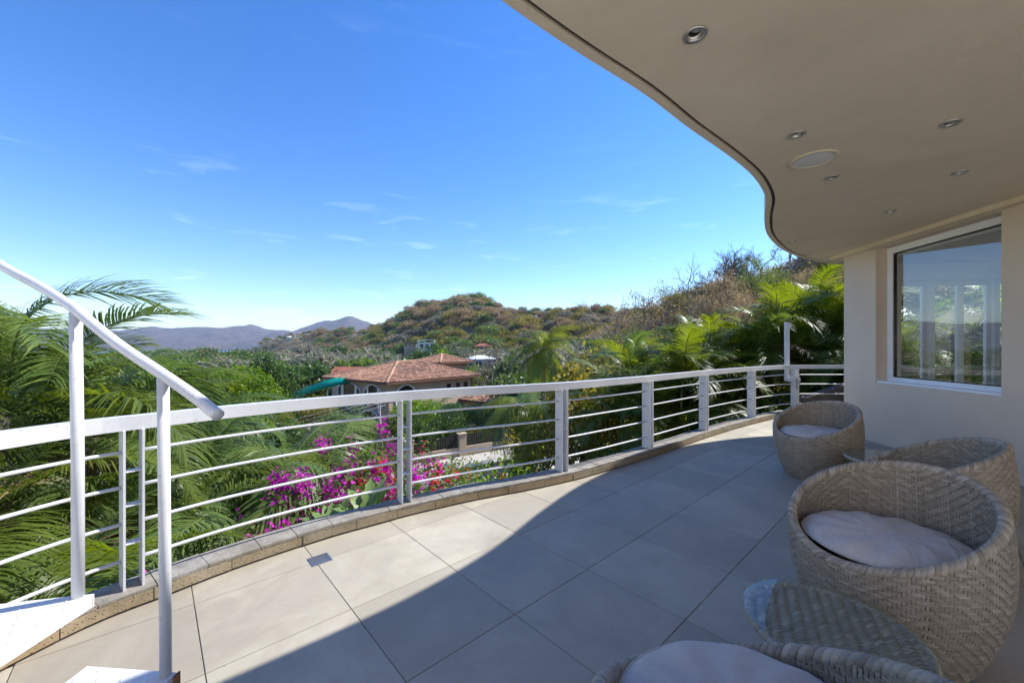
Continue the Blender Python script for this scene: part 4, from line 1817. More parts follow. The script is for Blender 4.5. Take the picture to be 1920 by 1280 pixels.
def palm(name, x, y, zc, n, scale, kind, label, group, mat='palm', seed=0, stems=1, up=(5, 70), dry=.06, az=None, zb=None, trunk='palm_trunk', tr=.07, yellow=.15, cat='palm'):
    """a palm standing on the ground, its fronds springing from crown height zc"""
    r_ = random.Random(seed)
    zb = float(ground_z(x, y)) - .15 if zb is None else zb
    root = tag(empty(name, (x, y, zb)), label, cat, group)
    H = zc - zb
    for s_ in range(stems):
        ox, oy = (0, 0) if stems == 1 else (r_.uniform(-.28, .28) * scale, r_.uniform(-.28, .28) * scale)
        bx, by = ox * 1.8, oy * 1.8
        hh = H * (1 if s_ == 0 else r_.uniform(.72, .98))
        mb = MB()
        pts = [(ox * .35, oy * .35, 0), (ox * .7, oy * .7, hh * .4), (ox * 1.2, oy * 1.2, hh * .75), (bx, by, hh + .05)]
        mb.tube(pts, [tr * 1.35, tr * 1.05, tr * .95, tr * .7], 9)
        mb.build('trunk' if stems == 1 else 'stem', trunk, root, smooth=True, world=False)
        nn = n if stems == 1 else max(3, n // stems)
        for k in range(nn):
            a = 2 * math.pi * (k + r_.uniform(-.3, .3)) / nn * (1 if stems == 1 else 1.0) + s_ * 1.1
            if az is not None:
                a = az[0] + (az[1] - az[0]) * r_.random()
            lv = (k * .618) % 1.0
            pitch = R(up[0] + (up[1] - up[0]) * lv)
            me = r_.choice(FR[kind])
            m_ = mat
            q = r_.random()
            if q < dry and lv < .5:
                m_ = 'palm_dry'
            elif q < dry + yellow:
                m_ = 'palm_yellow'
            place('frond', me, m_, root, loc=(bx, by, hh), rot=(r_.uniform(-.35, .35), -pitch + R(28), a), scale=scale * r_.uniform(.82, 1.1))
    return root


def branch_skeleton(r_, base, height, spread, levels, trunk_r, lean=.12, first=.35, kids=(3, 4), ang=(25, 55), shrink=.66, wob=.12, thick=.72):
    """returns tubes [(points, radii)] and the twig ends"""
    tubes, tips = [], []

    def grow(p, d, length, rad, lv):
        pts, rr = [p], [rad]
        n = 4 if lv < 2 else 3
        for i in range(n):
            d = (d + Vector((r_.gauss(0, wob), r_.gauss(0, wob), r_.gauss(0, wob) + (.05 if lv else .02)))).normalized()
            p = p + d * length / n
            pts.append(p)
            rr.append(rad * (1 - .32 * (i + 1) / n))
        tubes.append((pts, rr, lv))
        if lv >= levels:
            tips.append(p)
            return
        for c in range(r_.randint(*kids)):
            a = R(r_.uniform(*ang))
            ax = d.orthogonal().normalized()
            ax.rotate(Matrix.Rotation(r_.uniform(0, 6.283), 3, d))
            nd = d.copy()
            nd.rotate(Matrix.Rotation(a, 3, ax))
            nd = (nd + Vector((nd.x * spread, nd.y * spread, .04))).normalized()
            st_ = r_.choice(pts[2:])
            grow(st_, nd, length * shrink * r_.uniform(.75, 1.2), rr[-1] * thick, lv + 1)
        tips.append(p)
    grow(Vector(base), Vector((r_.gauss(0, lean), r_.gauss(0, lean), 1)).normalized(), height * first, trunk_r, 0)
    return tubes, tips


def wood_mesh(name, tubes, sides=(8, 6, 5, 4, 3, 3)):
    mb = MB()
    for pts, rr, lv in tubes:
        mb.tube(pts, rr, sides[min(lv, 5)], cap=False)
    return mb.mesh(name, True)


def leaf_mesh(name, centers, count, sigma, size, seed, flat=.5, tip_bias=None, aspect=.5):
    """leaf-sized faces spread round the given twig ends"""
    g = np.random.default_rng(seed)
    C = np.array([list(c) for c in centers], float)
    pick = g.integers(0, len(C), count)
    shade = g.normal(0, .12, len(C))[pick]
    off = g.normal(0, 1, (count, 3)) * np.array(sigma)
    P = C[pick] + off
    d = g.normal(0, 1, (count, 3))
    d[:, 2] -= .35
    d /= np.linalg.norm(d, axis=1, keepdims=True)
    n = g.normal(0, 1, (count, 3))
    n[:, 2] += flat * 2
    w = np.cross(d, n)
    w /= np.linalg.norm(w, axis=1, keepdims=True)
    nn = np.cross(w, d)
    s = size * g.uniform(.6, 1.3, (count, 1))
    q0 = P
    q1 = P + d * s * .5 + w * s * aspect * .5 + nn * s * .06
    q2 = P + d * s - nn * s * .1
    q3 = P + d * s * .5 - w * s * aspect * .5 + nn * s * .06
    V = np.stack([q0, q1, q2, q3], 1).reshape(-1, 3)
    F = np.arange(count * 4).reshape(-1, 4)
    t = np.clip(g.normal(.48, .17, count) + shade, 0, .97)
    return np_mesh(name, V, F, np.repeat(t, 4))


class TreeKind:
    """shared wood and crown meshes for one kind of tree, unit height about 1"""
    def __init__(self, name, seed, levels, spread, leaves, size, sigma, first=.36, kids=(3, 4), ang=(25, 55), trunk_r=.03, shrink=.68, wob=.12, aspect=.5, thick=.66):
        self.var = []
        for s_ in range(2):
            r_ = random.Random(seed + 31 * s_)
            tubes, tips = branch_skeleton(r_, (0, 0, 0), 1.0, spread, levels, trunk_r, first=first, kids=kids, ang=ang, shrink=shrink, wob=wob, thick=thick)
            top = max(p.z for p in tips)
            for tb in tubes:
                for p in tb[0]:
                    p *= 1.0
            sc = 1.0 / top
            tubes = [([p * sc for p in pts], [q * sc for q in rr], lv) for pts, rr, lv in tubes]
            tips = [p * sc for p in tips]
            hi = [p for p in tips if p.z > .3] or tips
            wm = wood_mesh(name + '_wood', tubes)
            lm = leaf_mesh(name + '_leaves', hi, leaves, (sigma, sigma, sigma * .75), size, seed + s_, aspect=aspect) if leaves else None
            self.var.append((wm, lm))

    def plant(self, name, x, y, h, label, leaf='leaf_mid', bark='bark', group=None, wide=1.0, rz=0.0, v=0, cat='tree', zb=None, crown='crown', trunk='trunk', top=None):
        z = float(ground_z(x, y)) - .1 if zb is None else zb
        if top is not None:
            wide = wide * h / (top - z)
            h = top - z
        root = tag(empty(name, (x, y, z), rz), label, cat, group)
        wm, lm = self.var[v % 2]
        sc = (h * wide, h * wide, h)
        place(trunk, wm, bark, root, scale=sc)
        if lm is not None:
            place(crown, lm, leaf, root, scale=sc)['kind'] = 'stuff'
        return root


TK_round = TreeKind('round_tree', 5, 3, .35, 7000, .045, .055, first=.32, kids=(4, 5), ang=(28, 60))
TK_loose = TreeKind('loose_tree', 9, 3, .30, 3600, .042, .05, first=.36, kids=(3, 5), ang=(25, 55))
TK_sparse = TreeKind('sparse_tree', 14, 4, .28, 7500, .015, .028, first=.34, kids=(3, 4), ang=(24, 52), trunk_r=.024)
TK_bare = TreeKind('bare_tree', 23, 5, .25, 0, .03, .03, first=.32, kids=(3, 4), ang=(22, 50), trunk_r=.022, shrink=.70, wob=.16, thick=.84)
TK_shrub = TreeKind('shrub', 33, 2, .6, 2600, .085, .11, first=.22, kids=(5, 6), ang=(25, 65), trunk_r=.02, shrink=.95)
TK_hedge = TreeKind('hedge', 37, 2, .8, 5200, .06, .13, first=.2, kids=(5, 7), ang=(30, 75), trunk_r=.02, shrink=1.0)


def flower_shrub(name, x, y, z, h, w, label, flower, nfl, nlf, seed, leaf='leaf_mid', group=None, fsize=.05):
    """bushy plant with heads of small bracts among the leaves"""
    r_ = random.Random(seed)
    g = np.random.default_rng(seed)
    root = tag(empty(name, (x, y, z)), label, 'flowering shrub', group)
    tubes, tips = branch_skeleton(r_, (0, 0, 0), h, .8, 2, .03, first=.5, kids=(5, 6), ang=(25, 70), shrink=.9, wob=.2)
    me = wood_mesh('branches', tubes, (6, 4, 3, 3))
    place('branches', me, 'bark', root)
    C = [Vector((g.normal(0, w * .36), g.normal(0, w * .36), h * (.25 + .75 * g.random()))) for _ in range(60)] + tips
    place('leaves', leaf_mesh('leaves', C, nlf, (w * .13, w * .13, h * .10), .085, seed), leaf, root)['kind'] = 'stuff'
    heads = [Vector((p.x * 1.05, p.y * 1.05, p.z + .03)) for p in r_.sample(C, min(len(C), 44))]
    place('flowers', leaf_mesh('flowers', heads, int(nfl * 3.6), (w * .05, w * .05, h * .045), fsize, seed + 1, flat=.2, aspect=.95), flower, root)['kind'] = 'stuff'
    return root


def rosette(name, x, y, z, n, L, wid, label, mat, seed, group=None, up=(25, 80), cat='plant', bend=.35, leafname='leaf', wavy=0.0):
    """plant of broad or sword leaves springing from one base, every leaf a part"""
    r_ = random.Random(seed)
    root = tag(empty(name, (x, y, z)), label, cat, group)
    mes = []
    for v in range(3):
        rr = random.Random(seed * 7 + v)
        V, F, T = [], [], []
        m = 9
        for i in range(m + 1):
            u = i / m
            w = wid * (math.sin(math.pi * (.08 + .92 * u) ** .75) ** .8 if u < 1 else 0.0) * .5 * (1 + wavy * math.sin(u * 34 + v))
            zc = -bend * L * u ** 2.2
            for dy, dz in ((-1, .12), (-.5, .02), (0, -.06), (.5, .02), (1, .12)):
                V.append((L * u * (1 - .12 * u * bend), dy * w, zc + dz * w + wavy * .04 * math.sin(u * 21 + dy * 3)))
                T.append(min(.95, max(0, .5 + rr.gauss(0, .05) + .12 * abs(dy))))
        for i in range(m):
            for q in range(4):
                a = i * 5 + q
                F.append((a, a + 5, a + 6, a + 1))
        mes.append(np_mesh(leafname, V, F, T, True))
    for k in range(n):
        a = k * 2.399 + r_.uniform(-.2, .2)
        p = R(up[0] + (up[1] - up[0]) * ((k * .618) % 1))
        place(leafname, r_.choice(mes), mat, root, loc=(.02 * math.cos(a), .02 * math.sin(a), .03 * (k % 4)), rot=(r_.uniform(-.2, .2), -p, a), scale=r_.uniform(.7, 1.1))
    return root

# ------------------------------------------------------------------ planting near the terrace, left
GL = 'palms beside the stair'
for i, (x, y, zc, n, sc, kind, mat, lab, up, stems) in enumerate((
        (-5.5, 4.25, .6, 15, 1.05, 'areca', 'palm', 'tall palm with upright fronds rising behind the stair handrail', (10, 88), 1),
        (-5.45, 5.1, .2, 13, .95, 'areca', 'palm', 'palm with an arching frond against the sky above the far bay', (0, 75), 1),
        (-3.95, 4.6, -.65, 14, .95, 'areca', 'palm', 'palm with dense drooping fronds between the two handrail posts', (-10, 70), 1),
        (-3.25, 4.7, -.85, 14, .92, 'coco', 'palm', 'dark green palm drooping just right of the handrail end', (-20, 65), 1),
        (-3.55, 3.1, -.62, 12, .85, 'areca', 'palm', 'low palm with yellowing fronds under the rail left of the ladder post', (-25, 60), 1),
        (-2.72, 3.55, -1.0, 12, .8, 'fine', 'palm', 'low feathery palm with golden tips behind the kerb', (-15, 65), 1),
        (-3.0, 6.0, -.75, 14, .95, 'coco', 'palm', 'palm with spiky fronds in front of the white arch wall', (-10, 70), 1),
        (-4.5, 3.3, -.1, 13, .95, 'areca', 'palm_yellow', 'yellow green palm lowest beside the stair treads', (-20, 60), 1),
        (-6.8, 5.2, .3, 14, 1.1, 'coco', 'palm', 'palm partly outside the view behind the stair', (0, 75), 1),
        (-5.9, 6.6, -.4, 14, 1.1, 'areca', 'palm', 'palm with backlit fronds farther behind the handrail', (0, 75), 1),
        (-4.3, 7.4, -1.1, 14, 1.1, 'coco', 'palm', 'shaggy palm in front of the bright green tree', (-10, 70), 1))):
    palm('feather_palm', x, y, zc, n, sc, kind, lab, GL, mat, seed=40 + i, up=up, stems=stems, dry=.12 if i in (4, 5, 7) else .03, yellow=.16)

for i, (x, y, z, h, w, lab, fl, nf, nl) in enumerate((
        (-2.2, 4.9, -2.05, 1.9, 1.2, 'bougainvillea with dense purple bracts beside the palm', 'bract_magenta', 1500, 2600),
        (-2.35, 6.3, -2.6, 2.0, 1.3, 'bougainvillea with magenta heads before the tan garden wall', 'bract_magenta', 1500, 2600),
        (-1.85, 4.9, -2.1, 1.65, .8, 'hot pink bougainvillea above the broad leaved plant', 'bract_pink', 800, 1500),
        (-2.15, 3.55, -2.0, 1.45, 1.0, 'low purple bougainvillea spilling under the palm fronds at the kerb', 'bract_magenta', 1100, 1500),
        (-2.75, 3.9, -2.0, 1.35, .9, 'purple flowered shrub half hidden under the feathery palm', 'bract_magenta', 600, 1500),
        (-1.85, 5.6, -2.2, 2.0, .8, 'red flowered shrub left of the railing post', 'bract_red', 260, 2200),
        (-1.5, 4.6, -1.9, 1.3, .6, 'mixed pink and green shrub at the railing post', 'bract_pink', 160, 2200),
        (-1.35, 7.2, -3.2, 2.1, 1.3, 'orange flowered shrub near the utility pole', 'bract_orange', 200, 2600),
        (-.55, 8.6, -3.6, 2.3, 1.5, 'feathery shrub with orange flower spikes right of the post', 'bract_orange', 200, 3600),
        (.15, 9.4, -3.8, 1.9, 1.4, 'yellow green shrub with a few orange flowers by the road', 'bract_orange', 60, 3400))):
    flower_shrub('flowering_shrub', x, y, z, h, w, lab, fl, nf, nl, 60 + i, 'leaf_bright' if i >= 7 else 'leaf_mid', 'flowering shrubs below the kerb', .046)

rosette('broad_leaf_plant', -1.36, 3.72, -.32, 30, .34, .13, 'pale green plant with broad wavy leaves just behind the kerb', 'leaf_big', 5, up=(10, 85), wavy=.22)
rosette('broad_leaf_plant', -1.66, 3.62, -.42, 24, .32, .12, 'smaller broad leaved plant next to the purple bracts', 'leaf_big', 6, up=(10, 80), wavy=.22)

for i, (x, y, z, h, w, leaf, lab) in enumerate((
        (-.35, 5.6, -2.6, 1.5, 1.1, 'leaf_olive', 'scrubby olive shrub right of the railing post'),
        (.15, 5.3, -2.0, 1.25, .9, 'leaf_bright', 'bright green shrub showing over the kerb'),
        (.6, 5.7, -2.0, 1.1, 1.0, 'leaf_bright', 'glossy green shrub behind the kerb below the fan palm'),
        (.05, 7.0, -3.4, 1.9, 1.5, 'leaf_olive', 'straggly brown green shrub above the road'),
        (1.2, 6.2, -1.9, .95, .8, 'leaf_olive', 'yellowish shrub next to the spiky leaved plants'),
        (-.9, 6.4, -3.0, 1.9, 1.2, 'leaf_bright', 'leafy shrub between the red and orange flowers'))):
    TK_shrub.plant('shrub', x, y, h, lab, leaf, group='shrubs behind the kerb', wide=w / max(h, .1), v=i, cat='shrub', zb=z, crown='leaves', trunk='stems', rz=i * 1.3)
for i, (x, y, z, n, L) in enumerate(((.95, 7.6, -2.8, 16, .55), (1.35, 8.0, -2.9, 15, .55), (1.75, 7.4, -2.5, 14, .5), (.5, 8.4, -3.2, 12, .5))):
    rosette('sword_leaf_plant', x, y, z, n, L, .05, 'grey green sword leaved plant on the bank above the road', 'agave', 20 + i, 'sword leaved plants on the bank', (35, 88), bend=.05)

# ------------------------------------------------------------------ middle ground
palm('fan_palm', .95, 17.3, -1.65, 30, 1.2, 'coco', 'shaggy palm with drooping fronds standing beside the road', None, 'palm', 101, up=(-45, 70), tr=.10, yellow=.35, zb=-4.3)
palm('coconut_palm', 2.0, 25.0, 1.0, 22, 1.2, 'coco', 'coconut palm with a round bright crown rising above the hedge', None, 'palm_yellow', 102, up=(-30, 88), tr=.14, yellow=.4)
palm('coconut_palm', -3.6, 27, -4.3, 14, 1.0, 'coco', 'small palm before the tiled house wall', None, 'palm', 103, up=(-10, 80), tr=.1, yellow=.3)
palm('coconut_palm', -6.0, 33, -4.0, 14, 1.0, 'coco', 'small palm at the near corner of the tiled house', None, 'palm', 104, up=(0, 85), tr=.1, yellow=.3)
palm('coconut_palm', -1.6, 30, -5.0, 12, 1.0, 'coco', 'palm in shade under the lower tiled roof', None, 'palm', 105, up=(-20, 75), tr=.1)
palm('slender_palm', -8.3, 24, -4.2, 12, .9, 'fine', 'slender palm with yellow leaves beside the utility pole', None, 'palm_yellow', 106, up=(-10, 80), tr=.07)
palm('slender_palm', -6.8, 21, -4.3, 12, .9, 'fine', 'slender palm left of the utility pole', None, 'palm', 107, up=(-20, 75), tr=.07)

TK_round.plant('round_tree', -4.55, 27.0, 4.0, 'round glossy green tree in front of the lower tiled roof', 'leaf_bright', wide=1.3, v=0, top=-2.1)
TK_round.plant('round_tree', -2.6, 25.5, 3.2, 'dense dark tree behind the garden wall', 'leaf_dark', wide=1.2, v=1, rz=2, top=-2.4)
TK_round.plant('round_tree', 1.2, 27.0, 3.6, 'low dark tree behind the wall beyond the palm', 'leaf_dark', wide=1.4, v=0, rz=1, top=-1.9)
TK_round.plant('round_tree', -20.5, 27.5, 7, 'bright lime green tree left of the dark one', 'leaf_bright', wide=.85, v=1, top=-0.35)
TK_round.plant('round_tree', -24.5, 31.0, 8, 'lime green tree behind the palms by the bay', 'leaf_bright', wide=.85, v=0, rz=1, top=-0.6)
TK_round.plant('round_tree', -23.2, 35.5, 7.4, 'large dark green tree left of the tiled house', 'leaf_dark', wide=.72, v=0, rz=2.2, top=0.35)
TK_round.plant('round_tree', -14.8, 30, 6, 'dark green tree below the teal slide', 'leaf_dark', wide=.7, v=1, rz=.7, top=-3.2)
TK_round.plant('round_tree', -11.6, 63, 10.0, 'dark mango tree crown just above the tower roof', 'leaf_dark', wide=1.0, v=1, rz=.5)
TK_round.plant('round_tree', -9.2, 66, 9.2, 'brighter green tree right of the dark mango crown', 'leaf_bright', wide=.8, v=0, rz=.5)
TK_loose.plant('loose_tree', -9.0, 22, 3.6, 'loose green tree below the tiled house', 'leaf_mid', wide=1.0, v=0, top=-2.0)
TK_loose.plant('loose_tree', -5.8, 23, 3.4, 'loose yellow green tree right of the utility pole', 'leaf_bright', wide=1.0, v=1, top=-1.9)
TK_loose.plant('loose_tree', -12.5, 25, 4, 'loose olive tree under the white arch wall', 'leaf_olive', wide=1.0, v=1, rz=2, top=-2.0)
TK_loose.plant('loose_tree', -16.5, 22, 4.4, 'leafy tree behind the feather palms', 'leaf_mid', wide=1.0, v=0, rz=2, top=-1.2)
TK_loose.plant('loose_tree', -12.0, 16.5, 3.6, 'leafy tree in shade behind the feather palms and shrubs', 'leaf_dark', wide=1.2, v=1, rz=1, top=-1.2)
TK_loose.plant('loose_tree', -8.8, 14.5, 3, 'low leafy tree beyond the purple bougainvillea', 'leaf_dark', wide=1.2, v=0, rz=3, top=-1.5)
for i, (x, y, h, wd, lf, lab) in enumerate((
        (-9.5, 9.5, 4.4, .8, 'leaf_dark', 'dark leafy tree filling in behind the palms'),
        (-11.5, 8.5, 4.8, .8, 'leaf_mid', 'green leafy tree far left behind the palms'),
        (-7.0, 10.5, 3.8, .9, 'leaf_dark', 'dark tree behind the spiky palm'),
        (-14.0, 13.0, 5.2, .9, 'leaf_bright', 'light green tree behind the tall palm'))):
    TK_loose.plant('loose_tree', x, y, h, lab, lf, wide=wd, v=i, rz=i)
for i in range(5):
    c = road_pt(-4.5 + i * 2.3, -3.6)
    TK_hedge.plant('hedge_bush', c[0], c[1], 2.3, 'dark clipped bush behind the garden wall panels', 'leaf_dark', group='bushes behind the garden wall', wide=.62, v=i, cat='bush', crown='leaves', trunk='stems', rz=i)

# utility pole and wires
up_ = tag(empty('utility_pole', (-6.9, 20.4, -4.4)), 'leaning grey timber utility pole with a cross arm', 'pole')
mb = MB()
mb.tube([(-6.75, 20.4, -4.5), (-6.95, 20.4, -1.1)], [.12, .09], 10)
mb.build('pole', 'pole_wood', up_, smooth=True)
mb = MB()
mb.box((-6.93, 20.33, -1.45), (1.5, .09, .1), .3)
mb.build('cross_arm', 'pole_wood', up_)
for i in range(4):
    mb = MB()
    a, b = Vector((-7.4 + .3 * i, 20.3, -1.35 - .1 * i)), Vector((-24, 11 + i * .4, -3.0 - .25 * i))
    pts = [a.lerp(b, q / 14) - Vector((0, 0, .9 * math.sin(math.pi * q / 14))) for q in range(15)]
    mb.tube(pts, .012, 5)
    tag(mb.build('overhead_wire', 'wire', smooth=True), 'thin grey overhead wire sagging away from the utility pole', 'wire', 'overhead wires')

# ------------------------------------------------------------------ right side: palms and trees behind the railing
GR = 'palms behind the railing'
for i, (x, y, zc, n, sc, kind, mat, lab, up) in enumerate((
        (3.0, 10.3, .35, 16, .95, 'areca', 'palm', 'palm behind the railing next to the olive tree', (5, 85)),
        (4.0, 9.7, .55, 15, .9, 'areca', 'palm_yellow', 'palm behind the railing with golden upright fronds', (5, 85)),
        (5.1, 10.4, .75, 16, 1.0, 'areca', 'palm_yellow', 'palm with broad lime fronds in front of the dry trees', (5, 85)),
        (6.1, 9.9, .55, 15, .95, 'areca', 'palm', 'shaded palm left of the bracket pole', (0, 80)),
        (7.0, 10.6, 1.25, 17, 1.05, 'areca', 'palm_yellow', 'tall lime palm rising behind the bracket pole', (5, 88)),
        (8.1, 10.3, 1.45, 16, 1.05, 'areca', 'palm_yellow', 'tall glossy palm right of the bracket pole', (0, 85)),
        (9.2, 10.9, 1.95, 17, 1.1, 'areca', 'palm_yellow', 'tallest lime palm close to the house corner', (0, 85)),
        (7.7, 9.2, .2, 14, .85, 'areca', 'palm', 'low palm with a fan of fronds right behind the railing corner', (0, 80)),
        (10.3, 9.6, 1.0, 16, 1.05, 'areca', 'palm', 'palm seen past the house corner', (0, 85)),
        (10.6, 6.6, 1.3, 16, 1.0, 'areca', 'palm_yellow', 'palm outside the sliding doors seen through the window', (0, 85)),
        (10.3, 5.2, 1.0, 16, 1.0, 'areca', 'palm', 'darker palm outside the sliding doors seen through the window', (0, 85)),
        (10.7, 8.0, 1.5, 16, 1.0, 'areca', 'palm_yellow', 'lime palm outside the end doors seen through the window', (0, 85)),
        (8.2, 8.75, .9, 14, .8, 'areca', 'palm_yellow', 'bushy palm between the railing and the house', (0, 85)))):
    palm('cane_palm', x, y, zc, int(n * 2.2), sc, kind, lab, GR, mat, seed=140 + i, up=up, dry=.05, stems=3, trunk='cane', tr=.035, yellow=.3)
for i, (x, y, h, w, lf, lab) in enumerate((
        (3.45, 13.0, 4.9, .8, 'leaf_olive', 'olive yellow small leaved tree behind the railing'),
        (4.6, 15.2, 5.2, .85, 'leaf_olive', 'olive tree with golden leaves right of the coconut palm'),
        (5.6, 13.2, 4.8, 1.0, 'leaf_mid', 'green tree between the olive trees and the palms'),
        (6.6, 13.4, 5.2, 1.0, 'leaf_olive', 'yellow green tree behind the railing palms'))):
    TK_round.plant('olive_tree', x, y, h, lab, lf, wide=w, v=i, rz=i * 1.7)
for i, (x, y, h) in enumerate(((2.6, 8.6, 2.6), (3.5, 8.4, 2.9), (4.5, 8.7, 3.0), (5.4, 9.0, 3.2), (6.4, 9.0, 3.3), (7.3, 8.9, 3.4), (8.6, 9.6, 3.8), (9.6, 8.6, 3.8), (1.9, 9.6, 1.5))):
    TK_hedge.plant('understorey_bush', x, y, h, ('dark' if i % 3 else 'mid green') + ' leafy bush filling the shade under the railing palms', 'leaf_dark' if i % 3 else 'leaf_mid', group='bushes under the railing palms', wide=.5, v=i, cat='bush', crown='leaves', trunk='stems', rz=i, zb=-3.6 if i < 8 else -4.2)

# dry trees on the slope to the right: each one an individual
rng = random.Random(77)
DT = [('bare', .215, 62, 15.0), ('bare', .29, 58, 12.5), ('sparse', .335, 62, 15), ('sparse', .375, 66, 16), ('bare', .40, 70, 15), ('bare', .445, 58, 13.0), ('sparse', .475, 55, 11.5),
      ('bare', .505, 60, 12), ('bare', .555, 62, 11), ('sparse', .60, 52, 9), ('bare', .655, 64, 11), ('bare', .70, 60, 9), ('bare', .745, 66, 13), ('bare', .79, 62, 12), ('bare', .835, 64, 12),
      ('sparse', .53, 42, 9), ('bare', .425, 44, 10), ('sparse', .31, 44, 9.5), ('bare', .25, 46, 9.5), ('sparse', .64, 40, 8), ('bare', .70, 38, 8), ('sparse', .77, 40, 8), ('sparse', .83, 42, 8.5),
      ('sparse', .57, 31, 7), ('bare', .46, 33, 8), ('sparse', .38, 33, 7.5), ('sparse', .18, 48, 9), ('bare', .12, 60, 10), ('sparse', .69, 30, 6), ('sparse', .80, 29, 6), ('bare', .9, 50, 10), ('sparse', .95, 40, 8), ('bare', .36, 52, 12), ('bare', .48, 64, 12), ('bare', .58, 56, 10), ('bare', .62, 66, 11), ('bare', .685, 68, 11), ('bare', .77, 56, 9.5), ('bare', .81, 68, 12), ('bare', -.082, 70, 9), ('bare', -.10, 66, 8.5), ('bare', -.055, 60, 9), ('bare', -.02, 64, 9.5), ('bare', .05, 58, 9)]
for i, (kd, t, D, h) in enumerate(DT):
    x = t * D
    h *= 1.25 if t < .62 else 1.0
    if kd == 'bare':
        TK_bare.plant('bare_tree', x, D, h, ('pale barked' if i % 3 == 0 else 'dark barked') + ' leafless tree with twisting branches on the dry slope', None, 'bark_pale' if i % 3 == 0 else 'bark', 'leafless trees on the slope', wide=rng.uniform(.75, 1.0), v=i, rz=i * 2.1)
    else:
        lf = rng.choice(['leaf_olive', 'leaf_dry', 'leaf_mid', 'leaf_dry'])
        TK_sparse.plant('sparse_tree', x, D, h, 'thin crowned tree with ' + {'leaf_olive': 'yellow olive', 'leaf_dry': 'dry brown', 'leaf_mid': 'green'}[lf] + ' leaves on the dry slope', lf, 'bark', 'thinly leaved trees on the slope', wide=rng.uniform(.8, 1.05), v=i, rz=i * 1.9)

# ------------------------------------------------------------------ forest on the hills and in the valley
def crown_proto(name, seed, leafy, n, size, mat):
    g = np.random.default_rng(seed)
    r_ = random.Random(seed)
    C = []
    for _ in range(16):
        a, u = r_.uniform(0, 6.283), r_.random() ** .5
        C.append((u * .42 * math.cos(a), u * .42 * math.sin(a), .55 + .34 * math.sqrt(max(0, 1 - u * u)) + r_.uniform(-.12, .05)))
    me = leaf_mesh(name, C, n, (.11, .11, .08), size, seed, flat=.7, aspect=.8 if leafy else .16)
    me.materials.append(MATS[mat])
    return bpy.data.objects.new(name, me)


def scatter(name, label, proto, P, S, kind='stuff'):
    me = bpy.data.meshes.new(name)
    me.vertices.add(len(P))
    me.vertices.foreach_set('co', np.asarray(P, np.float32).ravel())
    a = me.attributes.new('size', 'FLOAT_VECTOR', 'POINT')
    a.data.foreach_set('vector', np.asarray(S, np.float32).ravel())
    b = me.attributes.new('turn', 'FLOAT_VECTOR', 'POINT')
    g = np.random.default_rng(len(P))
    rot = np.zeros((len(P), 3), np.float32)
    rot[:, 2] = g.uniform(0, 6.283, len(P))
    b.data.foreach_set('vector', rot.ravel())
    o = bpy.data.objects.new(name, me)
    COL.objects.link(o)
    ng = bpy.data.node_groups.new(name + '_scatter', 'GeometryNodeTree')
    ng.interface.new_socket('Geometry', in_out='INPUT', socket_type='NodeSocketGeometry')
    ng.interface.new_socket('Geometry', in_out='OUTPUT', socket_type='NodeSocketGeometry')
    gi, go = ng.nodes.new('NodeGroupInput'), ng.nodes.new('NodeGroupOutput')
    oi = ng.nodes.new('GeometryNodeObjectInfo')
    oi.inputs['Object'].default_value = proto
    oi.inputs['As Instance'].default_value = True
    ip = ng.nodes.new('GeometryNodeInstanceOnPoints')
    n1, n2 = ng.nodes.new('GeometryNodeInputNamedAttribute'), ng.nodes.new('GeometryNodeInputNamedAttribute')
    n1.data_type = n2.data_type = 'FLOAT_VECTOR'
    n1.inputs['Name'].default_value, n2.inputs['Name'].default_value = 'size', 'turn'
    L = ng.links.new
    L(gi.outputs[0], ip.inputs['Points'])
    L(oi.outputs['Geometry'], ip.inputs['Instance'])
    L(n1.outputs['Attribute'], ip.inputs['Scale'])
    L(n2.outputs['Attribute'], ip.inputs['Rotation'])
    L(ip.outputs['Instances'], go.inputs[0])
    md = o.modifiers.new('scatter', 'NODES')
    md.node_group = ng
    tag(o, label, 'forest', kind=kind)
    return o


PR = {'dry': crown_proto('dry_crown', 201, True, 1000, .062, 'leaf_dry'), 'olive': crown_proto('olive_crown', 202, True, 1000, .065, 'leaf_olive'),
      'grey': crown_proto('grey_crown', 203, False, 900, .22, 'leaf_grey'), 'dark': crown_proto('dark_crown', 204, True, 1000, .07, 'leaf_dark'), 'mid': crown_proto('green_crown', 205, True, 1000, .07, 'leaf_mid')}
g = np.random.default_rng(99)
N = 15000
D = np.exp(g.uniform(np.log(46), np.log(1700), N * 2))
t = g.uniform(-1.5, 1.35, N * 2)
x, y = t * D, D
Dr = np.interp(t, RT_T, RT_D)
ok = (D < Dr * 1.06) & ~((D < 75) & (t > -.5) & (t < -.02)) & ~((D < 62) & (t < -.02)) & ~((D > 700) & (g.random(N * 2) < .55))
ok &= ~((t > .1) & (D < 60) & (g.random(N * 2) < .35))
x, y, D, t = x[ok], y[ok], D[ok], t[ok]
z = ground_z(x, y)
ok = z > -34.5
x, y, D, t, z = x[ok], y[ok], D[ok], t[ok], z[ok]
size = np.clip(g.lognormal(1.75, .32, len(x)), 2.8, 11) * np.interp(D, [40, 100, 400, 1200], [.62, 1.0, 1.25, 1.0])
size = np.where((t > .35), size * .72, size)
size = np.where((t < -.5) & (D > 250), size * .6, size)
size = np.where((t > -.05) & (t <= .35) & (D > 150), size * .8, size)
hill = z - np.interp(y, BASE_Y, BASE_Z)
patch = vnoise(x / 26, y / 26, 12) * .8 + g.normal(0, .5, len(x))
wet = np.where(hill < 8, .55, 0) + np.where((t > -.75) & (t < -.25) & (D > 300), .25, 0)
kindv = np.full(len(x), 'dry', dtype=object)
kindv[patch > .30] = 'olive'
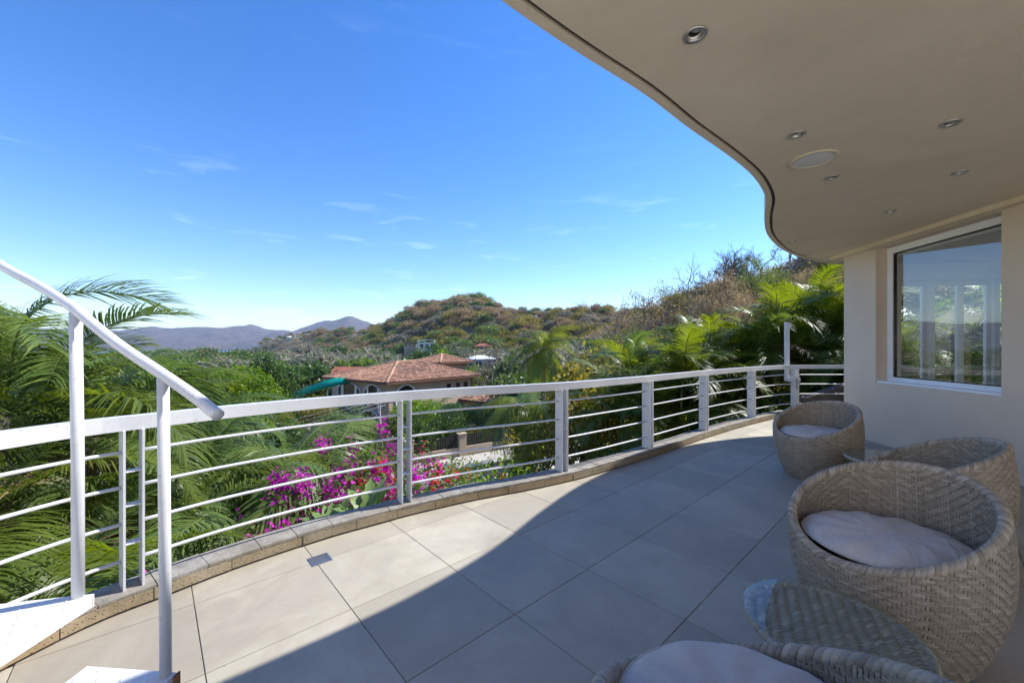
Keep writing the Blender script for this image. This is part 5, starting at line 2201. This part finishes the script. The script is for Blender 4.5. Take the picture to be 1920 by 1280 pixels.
kindv[patch < -.75] = 'grey'
kindv[(patch + wet * 1.6) > 1.05] = 'mid'
kindv[(patch - wet * 1.4) < -1.05] = 'dark'
kindv[(hill < 6) & (D > 70) & (D < 260) & (t > -.62) & (t < .2) & (g.random(len(x)) < .55)] = 'grey'
kindv[(kindv == 'dry') & (g.random(len(x)) < .22)] = 'grey'
print('forest crowns', len(x), {k: int((kindv == k).sum()) for k in PR})
nm = {'dry': ('dry_forest', 'brown dry season forest covering the hills'), 'olive': ('olive_forest', 'olive toned trees scattered through the hill forest'),
      'grey': ('leafless_forest', 'grey leafless trees massed in the valley'), 'dark': ('evergreen_forest', 'dark evergreen trees in the valley and foothills'),
      'mid': ('green_forest', 'fresh green trees spread through the valley')}
for kd, proto in PR.items():
    q = kindv == kd
    P = np.stack([x[q], y[q], z[q] - size[q] * .12], -1)
    S = np.stack([size[q] * g.uniform(.95, 1.3, q.sum()), size[q] * g.uniform(.95, 1.3, q.sum()), size[q] * g.uniform(.75, 1.05, q.sum())], -1)
    scatter(nm[kd][0], nm[kd][1], proto, P, S)

# dry grass and fallen leaves on the near banks
g = np.random.default_rng(7)
n = 9000
gx, gy = g.uniform(-14, 14, n), g.uniform(3.2, 30, n)
dk = np.array([np.hypot(KP.p[:, 0] - a, KP.p[:, 1] - b).min() for a, b in zip(gx, gy)])
inside = np.array([np.interp(a, KP.p[:, 0], KP.p[:, 1]) > b for a, b in zip(gx, gy)])
rs = (gx - RP[0]) * rn[0] + (gy - RP[1]) * rn[1]
ok = ~inside & (dk > .3) & ~((rs > -2.3) & (rs < 5.6))
gx, gy = gx[ok], gy[ok]
gz = ground_z(gx, gy)
tuft = leaf_mesh('tuft', [(0, 0, .02)], 26, (.09, .09, .02), .28, 3, flat=-.2, aspect=.12)
tuft.materials.append(MATS['leaf_olive'])
proto = bpy.data.objects.new('grass_tuft', tuft)
o = scatter('bank_grass', 'rough dry grass on the banks below the terrace', proto, np.stack([gx, gy, gz], -1), np.repeat(g.uniform(.8, 1.9, (len(gx), 1)), 3, 1))
o['category'] = 'grass'

# ------------------------------------------------------------------ air
mb = MB()
mb.box((0, 3900, 150), (26000, 8600, 402))
hz = mb.build('haze', None)
hm = bpy.data.materials.new('haze')
hm.use_nodes = True
hm.node_tree.nodes.clear()
ho = hm.node_tree.nodes.new('ShaderNodeOutputMaterial')
hv = hm.node_tree.nodes.new('ShaderNodeVolumePrincipled')
hv.inputs['Color'].default_value = (.62, .74, 1.0, 1)
hv.inputs['Density'].default_value = .00009
hv.inputs['Anisotropy'].default_value = .2
hm.node_tree.links.new(hv.outputs[0], ho.inputs['Volume'])
hz.data.materials.append(hm)
tag(hz, kind='stuff')
